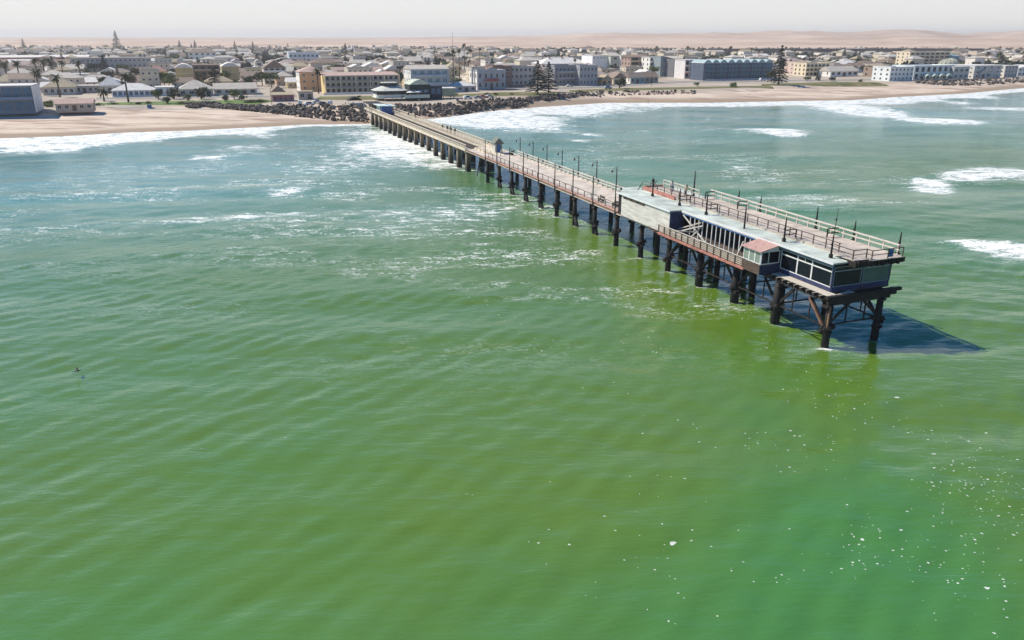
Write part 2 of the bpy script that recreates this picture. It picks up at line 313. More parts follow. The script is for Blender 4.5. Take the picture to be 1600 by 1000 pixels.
def water_material():
    t = wm.node_tree; b = t.nodes['Principled BSDF']; L = t.links; N = t.nodes.new
    def attrn(n): a = N('ShaderNodeAttribute'); a.attribute_name = n; return a.outputs['Fac']
    tc = N('ShaderNodeTexCoord')
    def mapped(st, rot=0.0):
        mp = N('ShaderNodeMapping'); mp.inputs['Scale'].default_value = st; mp.inputs['Rotation'].default_value = (0,0,rot)
        L.new(tc.outputs['Object'], mp.inputs[0]); return mp.outputs[0]
    def noise(sc, det=4, rough=0.55, st=(1,1,1), rot=0.0, dist=0.0):
        n = N('ShaderNodeTexNoise'); n.inputs['Scale'].default_value = sc; n.inputs['Detail'].default_value = det; n.inputs['Roughness'].default_value = rough; n.inputs['Distortion'].default_value = dist
        L.new(mapped(st, rot), n.inputs['Vector']); return n.outputs['Fac']
    def math_(op, a, c=None, clamp=False):
        m = N('ShaderNodeMath'); m.operation = op; m.use_clamp = clamp
        for i, s in enumerate((a, c)):
            if s is None: continue
            if isinstance(s, (int,float)): m.inputs[i].default_value = s
            else: L.new(s, m.inputs[i])
        return m.outputs[0]
    def rng_(f, a, b_, c=0.0, d=1.0):
        m = N('ShaderNodeMapRange'); m.interpolation_type = 'SMOOTHSTEP'; L.new(f, m.inputs[0])
        for i, v in enumerate((a,b_,c,d)): m.inputs[1+i].default_value = v
        return m.outputs[0]
    def mix(f, a, c):
        m = N('ShaderNodeMix'); m.data_type = 'RGBA'
        if isinstance(f, (int,float)): m.inputs[0].default_value = f
        else: L.new(f, m.inputs[0])
        for i, s in ((6,a),(7,c)):
            if isinstance(s, tuple): m.inputs[i].default_value = (*s,1)
            else: L.new(s, m.inputs[i])
        return m.outputs[2]
    # colour of the water body: plankton green with browner and bluer drifts, milkier by the beach, with pale sky sheen painted in farther out
    body = mix(attrn('drift'), (0.060,0.185,0.036), (0.098,0.175,0.016))
    body = mix(attrn('blue'), body, (0.038,0.125,0.042))
    body = mix(rng_(attrn('milk_and_sheen'), 0.0, 1.0, 0.0, 0.85), body, (0.135,0.245,0.175))
    # foam: attribute says where, noise breaks it into lace and clots
    fo = attrn('foam'); la = attrn('lace'); sp = attrn('speck')
    n1 = noise(0.42, 6, 0.68, (0.55,1.25,1), -0.12, 0.5); n2 = noise(2.6, 3, 0.7, (0.6,1.2,1), -0.1)
    nn = math_('ADD', math_('MULTIPLY', n1, 0.65), math_('MULTIPLY', n2, 0.35))
    thr = math_('SUBTRACT', 0.655, math_('MULTIPLY', fo, 0.25))
    f1 = rng_(math_('SUBTRACT', nn, thr), -0.01, 0.11)
    # thin streaks left behind by old breakers
    nl = math_('ADD', math_('MULTIPLY', n1, 0.5), math_('MULTIPLY', n2, 0.5))
    f2 = math_('MULTIPLY', math_('MULTIPLY', rng_(nl, 0.50, 0.64), math_('ADD', la, math_('MULTIPLY', fo, 0.9))), 0.85)
    # floating foam clots
    def clots(scale, size, dens, off):
        v = N('ShaderNodeTexVoronoi'); v.inputs['Scale'].default_value = scale; v.inputs['Randomness'].default_value = 1.0
        n = N('ShaderNodeTexNoise'); n.inputs['Scale'].default_value = scale*1.6; n.inputs['Detail'].default_value = 3
        mv = mapped((0.8,1.15,1), off); L.new(mv, n.inputs['Vector'])
        va = N('ShaderNodeVectorMath'); va.operation = 'SCALE'; va.inputs['Scale'].default_value = 1.0/scale; L.new(n.outputs['Color'], va.inputs[0])
        vb = N('ShaderNodeVectorMath'); vb.operation = 'ADD'; L.new(mv, vb.inputs[0]); L.new(va.outputs[0], vb.inputs[1])
        L.new(vb.outputs[0], v.inputs['Vector'])
        sepc = N('ShaderNodeSeparateColor'); L.new(v.outputs['Color'], sepc.inputs[0])
        keep = math_('GREATER_THAN', math_('MULTIPLY', sp, dens), sepc.outputs[0])
        rad = math_('MULTIPLY', math_('ADD', math_('MULTIPLY', sepc.outputs[1], sepc.outputs[1]), 0.12), size)
        inside = math_('GREATER_THAN', rad, v.outputs['Distance'])
        return math_('MULTIPLY', keep, inside)
    f3 = math_('MAXIMUM', clots(3.6, 0.26, 0.36, 0.2), clots(1.2, 0.20, 0.12, 0.9))
    ff = math_('MAXIMUM', math_('MAXIMUM', f1, f2), math_('MULTIPLY', f3, 0.72), True)
    thin = rng_(fo, 0.15, 0.9, 0.0, 0.30)                       # aerated, milky water round the breakers
    body = mix(thin, body, (0.30,0.42,0.34))
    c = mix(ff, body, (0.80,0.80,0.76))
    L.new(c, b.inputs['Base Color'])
    L.new(rng_(ff, 0.0, 1.0, 0.085, 0.65), b.inputs['Roughness'])
    b.inputs['IOR'].default_value = 1.40; b.inputs['Specular IOR Level'].default_value = 0.95
    # wind ripples
    r1 = noise(1.3, 4, 0.62, (0.45,1.3,1), -0.10); r2 = noise(0.34, 2, 0.5, (0.5,1.3,1), 0.12)
    hgt = math_('ADD', math_('MULTIPLY', r1, 0.44), math_('MULTIPLY', r2, 0.42))
    hgt = math_('MULTIPLY', hgt, attrn('gust'))
    bp = N('ShaderNodeBump'); bp.inputs['Strength'].default_value = 0.38; bp.inputs['Distance'].default_value = 1.0
    L.new(hgt, bp.inputs['Height']); L.new(bp.outputs[0], b.inputs['Normal'])
water_material()
tag(ob('sea', wme), 'green sea with wind ripples and white surf along the beach', 'water', kind='structure')
# ------------------------------------------------------------------ jetty materials
rust = mat('rusted_steel', (0.026,0.020,0.017), 0.8, 0.5, 2.0, 0.4, 6)
pile_m = mat('tarred_pile', (0.012,0.011,0.010), 0.7, 0.5, 1.5, 0.6, 5)
mussel = mat('mussel_crust', (0.022,0.018,0.017), 0.85, 0.6, 3.0, 1.0, 9)
brownbeam = mat('brown_edge_beam', (0.20,0.115,0.075), 0.75, 0.35, 1.2, 0.3, 8, stretch=(1,0.2,1))
deckm = mat('bleached_deck', (0.57,0.50,0.42), 0.85, 0.12, 0.9, 0.3, 6, stretch=(6,0.5,1))
railbrown = mat('weathered_rail', (0.105,0.075,0.058), 0.75, 0.35, 3)
railpale = mat('bleached_rail', (0.58,0.52,0.44), 0.8, 0.2, 2, stretch=(3,0.6,3))
redpaint = mat('faded_red_paint', (0.42,0.185,0.145), 0.8, 0.35, 1.6)
conc = mat('jetty_concrete', (0.62,0.54,0.415), 0.85, 0.22, 0.8, 0.4, 5)
conc_pile = bpy.data.materials.new('stained_concrete_pile'); conc_pile.use_nodes = True
def _cp():
    t = conc_pile.node_tree; b = t.nodes['Principled BSDF']; L = t.links; N = t.nodes.new
    tc = N('ShaderNodeTexCoord'); sp = N('ShaderNodeSeparateXYZ'); L.new(tc.outputs['Object'], sp.inputs[0])
    n = N('ShaderNodeTexNoise'); n.inputs['Scale'].default_value = 1.3; n.inputs['Detail'].default_value = 5; L.new(tc.outputs['Object'], n.inputs[0])
    a = N('ShaderNodeMath'); a.operation = 'MULTIPLY_ADD'; L.new(n.outputs['Fac'], a.inputs[0]); a.inputs[1].default_value = 2.6; L.new(sp.outputs['Z'], a.inputs[2])
    r = N('ShaderNodeValToRGB'); e = r.color_ramp.elements; e[0].position = 0.30; e[0].color = (0.020,0.018,0.014,1); e[1].position = 0.62; e[1].color = (0.21,0.175,0.125,1)
    m = N('ShaderNodeMapRange'); m.inputs[1].default_value = 0; m.inputs[2].default_value = 8; L.new(a.outputs[0], m.inputs[0]); L.new(m.outputs[0], r.inputs[0])
    L.new(r.outputs[0], b.inputs['Base Color']); b.inputs['Roughness'].default_value = 0.85
_cp()
navy = mat('navy_paint', (0.035,0.045,0.105), 0.65, 0.45, 1.6)
bluep = mat('blue_paint', (0.06,0.15,0.36), 0.55, 0.22, 1.2)
tealp = mat('slate_blue_fascia', (0.10,0.17,0.24), 0.6, 0.25, 1.0)
mint = mat('mint_roof_sheet', (0.50,0.555,0.495), 0.8, 0.20, 0.9, 0.15, 3, stretch=(0.6,0.25,1))
whitew = mat('whitewashed_boards', (0.58,0.56,0.51), 0.85, 0.24, 1.3, 0.35, 6, stretch=(1,0.3,2))
whitef = mat('white_frame', (0.70,0.71,0.70), 0.55, 0.10, 2)
terr = mat('terrace_boards', (0.50,0.435,0.37), 0.85, 0.2, 1.2, 0.2, 6, stretch=(0.4,5,1))
dglass = glassmat('dark_window_glass', (0.008,0.012,0.018), 0.05, 0.22)
blackw = mat('dark_interior', (0.018,0.016,0.016), 0.9, 0.4, 1.5)  # indoor shade put into the colour of inner walls and doorway
dirtfloor = mat('debris_floor', (0.13,0.10,0.085), 0.9, 0.5, 2.5, 0.6, 6)
darkwood = mat('dark_timber', (0.024,0.019,0.017), 0.8, 0.4, 2.0, 0.3, 6)
palewood = mat('pale_plank', (0.50,0.46,0.39), 0.8, 0.16, 1.6, stretch=(4,0.4,1))
pinkroof = mat('faded_pink_roof', (0.43,0.27,0.23), 0.8, 0.22, 1.4)
lampmetal = mat('dark_lamp_metal', (0.060,0.052,0.046), 0.6, 0.3, 3)
def planked(m_, scale, depth=0.22):              # board joints drawn across the walking surface
    t = m_.node_tree; b = t.nodes['Principled BSDF']; src = b.inputs['Base Color'].links[0].from_socket
    tc = t.nodes.new('ShaderNodeTexCoord'); wv = t.nodes.new('ShaderNodeTexWave'); wv.bands_direction = 'Y'; wv.wave_profile = 'SAW'
    wv.inputs['Scale'].default_value = scale; wv.inputs['Distortion'].default_value = 0.15; t.links.new(tc.outputs['Object'], wv.inputs['Vector'])
    mr_ = t.nodes.new('ShaderNodeMapRange'); mr_.inputs[1].default_value = 0.0; mr_.inputs[2].default_value = 0.16; mr_.inputs[3].default_value = 1-depth; mr_.inputs[4].default_value = 1.0; t.links.new(wv.outputs['Fac'], mr_.inputs[0])
    st = t.nodes.new('ShaderNodeTexNoise'); st.inputs['Scale'].default_value = 0.45; st.inputs['Detail'].default_value = 6; t.links.new(tc.outputs['Object'], st.inputs['Vector'])
    ms = t.nodes.new('ShaderNodeMapRange'); ms.inputs[1].default_value = 0.35; ms.inputs[2].default_value = 0.6; ms.inputs[3].default_value = 0.72; ms.inputs[4].default_value = 1.05; t.links.new(st.outputs['Fac'], ms.inputs[0])
    mu = t.nodes.new('ShaderNodeMath'); mu.operation = 'MULTIPLY'; t.links.new(mr_.outputs[0], mu.inputs[0]); t.links.new(ms.outputs[0], mu.inputs[1])
    vm = t.nodes.new('ShaderNodeVectorMath'); vm.operation = 'SCALE'; t.links.new(src, vm.inputs[0]); t.links.new(mu.outputs[0], vm.inputs['Scale']); t.links.new(vm.outputs[0], b.inputs['Base Color'])
planked(deckm, 0.55); planked(mint, 0.16, 0.10); planked(terr, 0.001, 0.0)
DZ = 5.8                                                     # deck level above the sea

# ================================================================== steel jetty
SJ = thing('steel_jetty', 'long dark steel pile jetty with bleached deck carrying the seaward building', 'jetty', A0)
def shared(name, mb, mats, smooth=False): return mb.mesh(name, mats, smooth)
pile_me = shared('pile', MB().tube([(0,0,-4),(0,0,1.8),(0,0,5.0)], [0.46,0.42,0.34], 10), pile_m, True)
bigpile_me = shared('pile', MB().tube([(0,0,-4),(0,0,1.8),(0,0,5.0)], [0.62,0.56,0.48], 10), pile_m, True)
def lumps(seed, r=0.62, n=9):
    q = random.Random(seed); m = MB()
    for i in range(n):
        a = 6.283*i/n + q.uniform(-.3,.3); z = q.uniform(1.5,2.5); rr = q.uniform(0.22,0.36)
        c = Vector((math.cos(a)*r*0.85, math.sin(a)*r*0.85, z)); pts = [c+Vector((0,0,-rr)), c+Vector((math.cos(a)*.06,math.sin(a)*.06,-rr*.3)), c+Vector((0,0,rr*.4)), c+Vector((0,0,rr))]
        m.tube(pts, [0.08, rr, rr*.9, 0.06], 6)
    return m
collar_me = [shared('pile_collar', lumps(i), mussel) for i in range(3)]
rake_me = shared('raking_pile', MB().tube([(0,0,2.0),(0,-1.9,-1.6)], [0.30,0.40], 8), pile_m, True)
cap_me = shared('cap_beam', MB().box(-0.55, 8.1, -0.22, 0.22, 4.72, 5.12).box(-0.9,-0.2,-.45,.45,4.55,4.74).box(6.7,7.4,-.45,.45,4.55,4.74), rust)
SP = 8.0
for k in range(15):
    s = SP*k
    big = k in (1, 2, 3)
    for j, wd in enumerate((-0.45, 7.0)):
        o = ob('pile', bigpile_me if (big and j == 0) else pile_me, SJ, (wd + 0.4*(k == 0 and j == 0), s, 0))
        if j == 0 or k < 5 or k % 3 == 1: ob('pile_collar', collar_me[(k+j) % 3], o, (0,0,random.uniform(-.25,.15)), random.uniform(0,6))
        if (j == 0 and k in (7,8,10,11,12,13)) : ob('raking_pile', rake_me, o, (0,0,0))
    if 2 <= k < 6 or k in (9,):
        o = ob('pile', pile_me, SJ, (3.2, s+1.2, 0))
    ob('cap_beam', cap_me, SJ, (0, s, 0))
# along-jetty girders
for wd in (-0.45, 2.1, 4.6, 7.0):
    MB().box(wd-0.16, wd+0.16, 0.25, 127.0, 5.125, 5.55).build('girder', rust, SJ)
def K(p, q, t=0.22, name='brace', m=rust): return MB().bar(p, q, t, t*1.15).build(name, m, SJ)
for k in range(0, 4):                                        # side bracing under the building
    for wd in (-0.45, 7.0):
        s0, s1 = SP*k, SP*(k+1)
        K((wd, s0+.2, 2.5), (wd, s0+2.6, 4.95)); K((wd, s1-.2, 2.5), (wd, s1-2.6, 4.95))
        K((wd, s0, 2.35), (wd, s1, 2.35), 0.13, 'tie_rod')
        for f in (2.6, 5.4): K((wd, s0+f, 2.4), (wd, s0+f, 5.0), 0.11, 'hanger')
for k in range(0, 5):                                        # cross bracing in each bent
    K((0, SP*k, 2.6), (2.6, SP*k, 4.7), 0.2); K((7.0, SP*k, 2.6), (4.6, SP*k, 4.7), 0.24); K((0, SP*k, 2.45), (7, SP*k, 2.45), 0.13, 'tie_rod')
    for f in (2.3, 4.9): K((f, SP*k, 2.5), (f, SP*k, 4.7), 0.12, 'hanger')
K((-0.45,112.2,2.2), (-0.45,114.6,5.0), .2); K((-0.45,120,0.2), (-0.45,117.5,5.0), .2)
orange = mat('rust_painted_sunlit', (0.22,0.12,0.075), 0.85, 0.4, 2)  # paler rust, sun on the seaward braces put into the colour
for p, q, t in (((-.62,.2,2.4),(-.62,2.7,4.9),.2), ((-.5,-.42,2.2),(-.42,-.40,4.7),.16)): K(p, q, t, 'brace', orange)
# deck and its edges
MB().box(-0.75, 7.35, 46.0, 127.2, 5.56, DZ).build('deck', deckm, SJ)
MB().box(-0.95, -0.752, 30.0, 127.0, 5.28, 5.72).build('edge_beam', brownbeam, SJ)
MB().box(-1.02, -0.953, 30.0, 127.0, 5.30, 5.42).build('service_pipe', palewood, SJ)
MB().box(-0.70, -0.30, 44.6, 113.0, DZ+.004, DZ+.03).build('kerb_stripe', redpaint, SJ)
MB().box(7.352, 7.50, 46.0, 127.0, 5.30, 5.95).build('edge_beam', railpale, SJ)
MB().box(-0.6, 7.3, 0.6, 45.99, 5.56, 5.74).build('deck', darkwood, SJ)
# rails of the open deck
post_l = shared('rail_post', MB().box(-.05,.05,-.06,.06,0,1.06), railbrown)
for i in range(26):
    s = 46.6 + i*2.667
    if min(s % 8, 8 - s % 8) > 0.3: ob('rail_post', post_l, SJ, (-0.62, s, DZ))
MB().box(-.67,-.57, 46.2, 114.2, DZ+1.062, DZ+1.13).build('top_rail', railbrown, SJ)
MB().box(-.64,-.60, 46.2, 114.2, DZ+.52, DZ+.57).build('middle_rail', palewood, SJ)
post_r = shared('rail_post', MB().box(-.07,.07,-.09,.09,0,1.02), railpale)
for i in range(31):
    ob('rail_post', post_r, SJ, (7.18, 47.5+i*2.1, DZ))
MB().box(7.02,7.34, 47.2, 112.6, DZ+1.022, DZ+1.14).build('top_rail', railpale, SJ)
MB().box(7.12,7.24, 47.2, 112.6, DZ+.50, DZ+.64).build('middle_rail', railpale, SJ)
# ramp joining the concrete jetty: arched handrails
for wd in (1.2, 4.6):
    pts = [(wd, 114.5+i*1.3, DZ+1.05+0.55*math.sin(math.pi*i/9)) for i in range(10)]
    m = MB().tube(pts, 0.09, 6)
    for p in pts[::2]: m.box(p[0]-.05,p[0]+.05,p[1]-.06,p[1]+.06,DZ,p[2])
    m.build('ramp_handrail', conc, SJ)
ramp = MB(); prof = [(113.5,DZ+.004),(116.5,DZ+.30),(121,DZ+.45),(127.1,DZ+.35)]
for (a, za), (b, zb) in zip(prof, prof[1:]): ramp._add([(1.3,a,DZ-.1),(4.5,a,DZ-.1),(4.5,b,DZ-.1),(1.3,b,DZ-.1),(1.3,a,za),(4.5,a,za),(4.5,b,zb),(1.3,b,zb)], [(3,2,1,0),(4,5,6,7),(0,1,5,4),(1,2,6,5),(2,3,7,6),(3,0,4,7)])
ramp.build('ramp', conc, SJ)
# seaward ledge, joists and end beams
for i in range(6): MB().box(-0.55+i*.215, -0.55+i*.215+.20, 0.2-random.uniform(0,.1), 9.4, 5.75, 5.81).build('ledge_plank', palewood, SJ)
for i in range(5): MB().box(.80+i*.5, 3.3, 0.16+i*.15, 0.30+i*.15, 5.752, 5.80).build('ledge_plank', palewood, SJ)
jb = MB(); jb._add([(-1.15,-.10,5.42),(-.3,-.10,5.40),(-.3,.10,5.40),(-1.15,.10,5.42),(-.95,-.10,5.74),(-.3,-.10,5.74),(-.3,.10,5.74),(-.95,.10,5.74)], [(3,2,1,0),(4,5,6,7),(0,1,5,4),(1,2,6,5),(2,3,7,6),(3,0,4,7)])
jb.box(-1.16,-.32,-.05,.05,5.745,5.77, 1)
jme = shared('joist', jb, [darkwood, palewood])
for i in range(9): ob('joist', jme, SJ, (0, 0.7+i*1.02, 0))
for z, a, b in ((5.05,-.5,9.0),(5.42,-.7,9.7)): MB().box(a, b, -0.2, 0.22, z, z+.33).build('end_beam', darkwood, SJ)
MB().box(7.61, 9.9, 0.9, 1.2, 5.1, 5.4).build('end_beam', darkwood, SJ)
MB().box(-.62,-.46, 0.25, 45.9, 5.135, 5.50).build('side_beam', darkwood, SJ)
MB().box(7.32, 7.6, 0.25, 45.9, 5.10, 5.73).build('side_beam', darkwood, SJ)
for i in range(7): MB().bar((-.50,1.0+i*1.1,5.06),(-.50,1.55+i*1.1,5.06),.08,.05).build('bolt_plate', whitew, SJ)

# ================================================================== building on the seaward end
RB = thing('jetty_restaurant', 'low mint-roofed building with dark windows and roof terrace on seaward end of jetty', 'building', A0)
FZ, TZ = 5.83, 9.2
def part(name, mb, m, parent=None): return mb.build(name, m, parent or RB)
part('floor', MB().box(0.62, 8.9, 0.95, 46.0, 5.742, FZ), dirtfloor)
# roof in two parts, slightly oversailing
part('roof', MB().prism([(0.25,0.7),(8.95,0.7),(8.95,30.45),(0.25,30.45)], 9.03, TZ), mint)
part('roof', MB().prism([(-1.75,30.5),(8.95,30.5),(8.95,46.2),(-1.75,46.2)], 9.03, TZ-.003), mint)
part('roof_trim', MB().box(0.16, 0.247, 0.7, 30.4, 9.02, 9.215), whitef)
part('roof_trim', MB().box(-1.84, -1.753, 30.4, 46.2, 9.02, 9.21), whitef)
# window helper: frame, pane and transom in the plane x = const (side) or y = const (front)
def window(parent, axis, c, a0, a1, z0, z1, fr=0.10, transom=None, name='window', fm=None, gm_=None, split=()):
    fm = fm or whitef; gm_ = gm_ or dglass; m = MB()
    def bx(a, b, za, zb, d0=-.05, d1=.05):
        if axis == 'x': m.box(c+d0, c+d1, a, b, za, zb)
        else: m.box(a, b, c+d0, c+d1, za, zb)
    bx(a0, a1, z0, z0+fr); bx(a0, a1, z1-fr, z1); bx(a0, a0+fr, z0+fr, z1-fr); bx(a1-fr, a1, z0+fr, z1-fr)
    if transom: bx(a0+fr, a1-fr, transom-fr*.7, transom+fr*.7)
    for s_ in split: bx(s_-fr*.4, s_+fr*.4, (transom+fr*.7) if transom else z0+fr, z1-fr)
    o = m.build(name, fm, parent)
    g = MB()
    if axis == 'x': g.box(c-.012, c+.012, a0+fr, a1-fr, z0+fr, z1-fr)
    else: g.box(a0+fr, a1-fr, c-.012, c+.012, z0+fr, z1-fr)
    g.build('pane', gm_, o); return o
# seaward room
part('lower_wall', MB().box(0.66, 0.84, 1.05, 9.6, FZ, 6.28), navy)
part('lower_wall', MB().box(0.66, 8.84, 1.0, 1.18, FZ-.25, 6.35), navy)
for a, b, sp_ in ((1.2,4.35,()),(4.35,6.75,(5.55,)),(6.75,9.6,())): window(RB, 'x', 0.75, a, b, 6.28, 8.62, 0.10, 8.05, split=sp_)
for a, b in ((0.84,4.70),(4.90,8.78)): window(RB, 'y', 1.09, a, b, 6.35, 8.60, 0.07, 8.12, fm=mat('pale_blue_frame', (0.30,0.36,0.42), .6, .2, 2), gm_=dglass if a < 1 else glassmat('sea_tint_glass', (0.055,0.105,0.110), .05, .5))  # sea seen through the room is put into the right pane's teal colour
for x in (0.70, 4.80, 8.82): part('corner_post', MB().box(x-.09, x+.09, 1.0, 1.18, 6.352, 8.62), navy)
part('fascia', MB().box(0.5, 0.68, 1.0, 13.5, 8.64, 9.02), tealp)
part('fascia', MB().box(0.685, 8.84, 0.92, 1.10, 8.64, 9.02), darkwood)
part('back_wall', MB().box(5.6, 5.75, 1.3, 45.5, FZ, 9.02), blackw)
part('right_wall', MB().box(8.66, 8.82, 1.2, 45.8, FZ, 9.02), tealp)
# tables and chairs silhouettes inside the glazed room are separate things
# glazed bay with faded pink roof
gb = part('glazed_bay', MB().box(-2.1, 0.6, 9.72, 13.0, 5.62, FZ-.002), darkwood)
for i in range(5):
    MB().box(-2.12, 0.62, 9.66, 9.74, 5.66+i*.24, 5.66+i*.24+.215).build('cladding_board', navy, gb)
    MB().box(-2.16, -2.08, 9.75, 13.0, 5.66+i*.24, 5.66+i*.24+.215).build('cladding_board', railbrown, gb)
window(gb, 'y', 9.72, -2.08, 0.58, 6.9, 8.45, 0.11, None, split=(-1.0,))
for i in range(3): window(gb, 'x', -2.06, 9.78+i*1.07, 9.78+(i+1)*1.07-.02, 6.9, 8.35, 0.10, gm_=glassmat('pale_bay_glass', (0.22,0.27,0.22), 0.08, .8))
br = MB(); br._add([(-2.35,9.5,8.42),(0.75,9.5,9.12),(0.75,13.3,9.12),(-2.35,13.3,8.42),(-2.35,9.5,8.52),(0.75,9.5,9.22),(0.75,13.3,9.22),(-2.35,13.3,8.52)], [(3,2,1,0),(4,5,6,7),(0,1,5,4),(1,2,6,5),(2,3,7,6),(3,0,4,7)])
br.build('bay_roof', pinkroof, gb)
tri = MB(); tri._add([(-2.05,9.74,8.45),(0.55,9.74,8.45),(0.55,9.74,9.02),(-2.05,9.80,8.45),(0.55,9.80,8.45),(0.55,9.80,9.02)], [(0,1,2),(5,4,3),(0,3,4,1),(1,4,5,2),(2,5,3,0)])
tri.build('gable_board', whitef, gb)
# open side: studs, fascia, broken boards
stud = shared('stud', MB().box(-.055,.055,-.06,.06,0,2.86), whitef)
for i in range(15):
    s = 14.0 + i*1.02 + random.uniform(-.08,.08)
    ob('stud', stud, RB, (0.30, s, FZ)).rotation_euler = (random.uniform(-.02,.02), 0, 0)
part('fascia', MB().box(0.18, 0.30, 13.4, 30.4, 8.70, 8.88), bluep)
part('fascia', MB().box(0.14, 0.28, 13.4, 30.4, 8.884, 9.02), whitew)
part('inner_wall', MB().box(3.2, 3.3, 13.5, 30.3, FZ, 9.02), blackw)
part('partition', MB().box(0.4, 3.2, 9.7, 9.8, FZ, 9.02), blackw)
for p, q in (((.2,30,8.6),(.2,24.2,5.95)), ((-.2,30.3,6.6),(.1,25.4,8.5)), ((-.35,30,6.3),(0,24.8,8.2)), ((.15,27.6,5.95),(.15,25.0,8.2)), ((.2,17.2,5.9),(.2,16.2,8.0)), ((-1.5,30,6.5),(.4,27.5,6.7)), ((-1.6,30.2,6.25),(-.4,24.5,6.1))):
    part('loose_board', MB().bar(p, q, .12, .16), whitew if random.random() < .75 else palewood)
# whitewashed block
for i in range(8): part('wall_board', MB().box(-1.62, -1.50-.004*(i % 2), 30.6, 44.6, 5.75+i*.41, 5.75+i*.41+.402), whitew)
part('end_wall', MB().box(-1.6, 0.6, 30.52, 30.62, FZ-.1, 9.02), navy)
part('end_wall', MB().box(-1.6, 5.5, 44.62, 44.74, FZ, 9.02), whitew)
for i in range(14): part('vent_slat', MB().box(-1.665, -1.625, 37.6+i*.48, 37.6+i*.48+.36, 8.52, 8.86), railbrown if i % 4 else blackw)
part('doorway', MB().box(-1.45, 0.5, 44.76, 46.0, FZ, 8.95), blackw)  # solid block, its black colour stands for shade in the opening
# slatted walkway along the open side
part('walkway_beam', MB().box(-2.22, -2.02, 12.6, 32.6, 5.50, 5.80), redpaint)
wj = shared('walkway_joist', MB().box(-2.5,.55,-.07,.07,5.34,5.497), darkwood)
for i in range(21): ob('walkway_joist', wj, RB, (0, 12.9+i*.95, 0))
for i in range(58):
    s = 13.2 + i*.33
    if random.random() < 0.30 and i > 4: continue
    part('walkway_plank', MB().box(-2.0, random.choice((.2,.2,-.3,-.8)), s, s+.27, 5.50, 5.56+random.uniform(0,.04)), random.choice((dirtfloor, darkwood, railbrown)))
wp = shared('rail_post', MB().box(-.06,.06,-.07,.07,5.80,6.92), railbrown)
ns = 14
for i in range(ns): ob('rail_post', wp, RB, (-2.12, 13.0+i*1.5, 0))
slat = shared('rail_slat', MB().box(-.025,.025,0.08,1.42,0,.15), mat('slat_board', (0.40,0.345,0.285), 0.8, 0.2, 2))
for i in range(ns-1):
    for k in range(4): ob('rail_slat', slat, RB, (-2.07, 13.0+i*1.5, 5.93+k*.235))
part('top_rail', MB().box(-2.21,-2.03, 12.7, 32.7, 6.925, 6.99), palewood)
for i in range(6): part('step', MB().box(-2.2, -.8, 32.9+i*.55, 33.2+i*.55, 5.52+.04*i, 5.60+.04*i), darkwood if i % 2 else brownbeam)
# roof terrace: boards, rails, frames
TD = 9.50
def terrace(a, b, w0, w1):
    n = int((b-a)/0.6)
    for i in range(n):
        s = a+(b-a)*i/n; part('terrace_board', MB().box(w0+random.uniform(0,.05), w1, s, s+(b-a)/n-.012, TD-.07, TD+random.uniform(-.006,.006)), terr)
terrace(0.0, 3.2, 2.25, 8.85); terrace(3.2, 36.0, 3.2, 8.85); terrace(36.0, 46.4, 3.2, 6.9)
for wd in (3.35, 4.8, 6.6): part('bearer', MB().box(wd-.1, wd+.1, 0.05, 46.3, TZ+.004, TD-.075), terr)
part('bearer', MB().box(8.6, 8.8, 0.05, 35.9, TZ+.004, TD-.075), terr)
for i in range(16): part('bearer_end', MB().box(2.2+i*.45, 2.2+i*.45+random.uniform(.12,.34), -.35-random.uniform(0,.25), .9, TD-.62-random.uniform(0,.2), TD-.085), random.choice((darkwood, darkwood, blackw)))
part('fascia', MB().box(3.03, 3.19, 37.0, 46.3, TZ+.002, TD+.30), redpaint)
part('fascia', MB().box(3.2, 6.9, 46.42, 46.5, TZ-.3, TD+.25), redpaint)
tp = shared('rail_post', MB().box(-.045,.045,-.055,.055,0,1.02), railbrown); tpp = shared('rail_post', MB().box(-.055,.055,-.07,.07,0,1.02), railpale)
for i in range(21): ob('rail_post', tp, RB, (3.28, 3.4+i*2.05, TD))
for a, b in ((3.2, 46.3),):
    part('top_rail', MB().box(3.23, 3.33, a, b, TD+1.022, TD+1.09), railbrown); part('middle_rail', MB().box(3.26, 3.30, a, b, TD+.5, TD+.56), railbrown)
for i in range(18): ob('rail_post', tpp, RB, (8.72, 0.4+i*2.05, TD))
for i in range(6): ob('rail_post', tpp, RB, (6.78, 36.2+i*2.0, TD))
part('top_rail', MB().box(8.56, 8.88, 0.2, 36.0, TD+1.022, TD+1.13), railpale); part('middle_rail', MB().box(8.67, 8.77, 0.2, 36.0, TD+.48, TD+.62), railpale)
part('top_rail', MB().box(6.68, 6.88, 36.0, 46.3, TD+1.022, TD+1.11), railpale); part('middle_rail', MB().box(6.74, 6.82, 36.0, 46.3, TD+.5, TD+.6), railpale)
part('end_rail', MB().box(2.3, 4.2, 0.22, 0.32, TD+1.0, TD+1.08).box(2.3, 4.2, 0.24, 0.30, TD+.5, TD+.57).box(2.3,2.4,0.33,3.2,TD+1.0,TD+1.08).box(2.33,2.37,0.33,3.2,TD+.5,TD+.57).box(2.3,2.4,.22,.32,TD,TD+1.0).box(4.15,4.25,-.55,.32,TD+1.0,TD+1.08).box(4.18,4.22,-.55,.32,TD+.5,TD+.57).box(4.15,4.25,.22,.32,TD,TD+1.0), railbrown)
part('end_rail', MB().box(4.26, 8.6, -.55, -.45, TD+1.0, TD+1.08).box(4.26, 8.6, -.53, -.47, TD+.5, TD+.57).box(6.4,6.5,-.54,-.46,TD,TD+1.0).box(8.5,8.6,-.54,-.46,TD,TD+1.0).box(8.5,8.6,-.44,.2,TD+.93,TD+1.0).box(4.16,4.26,-.54,-.46,TD,TD+1.0), railbrown)
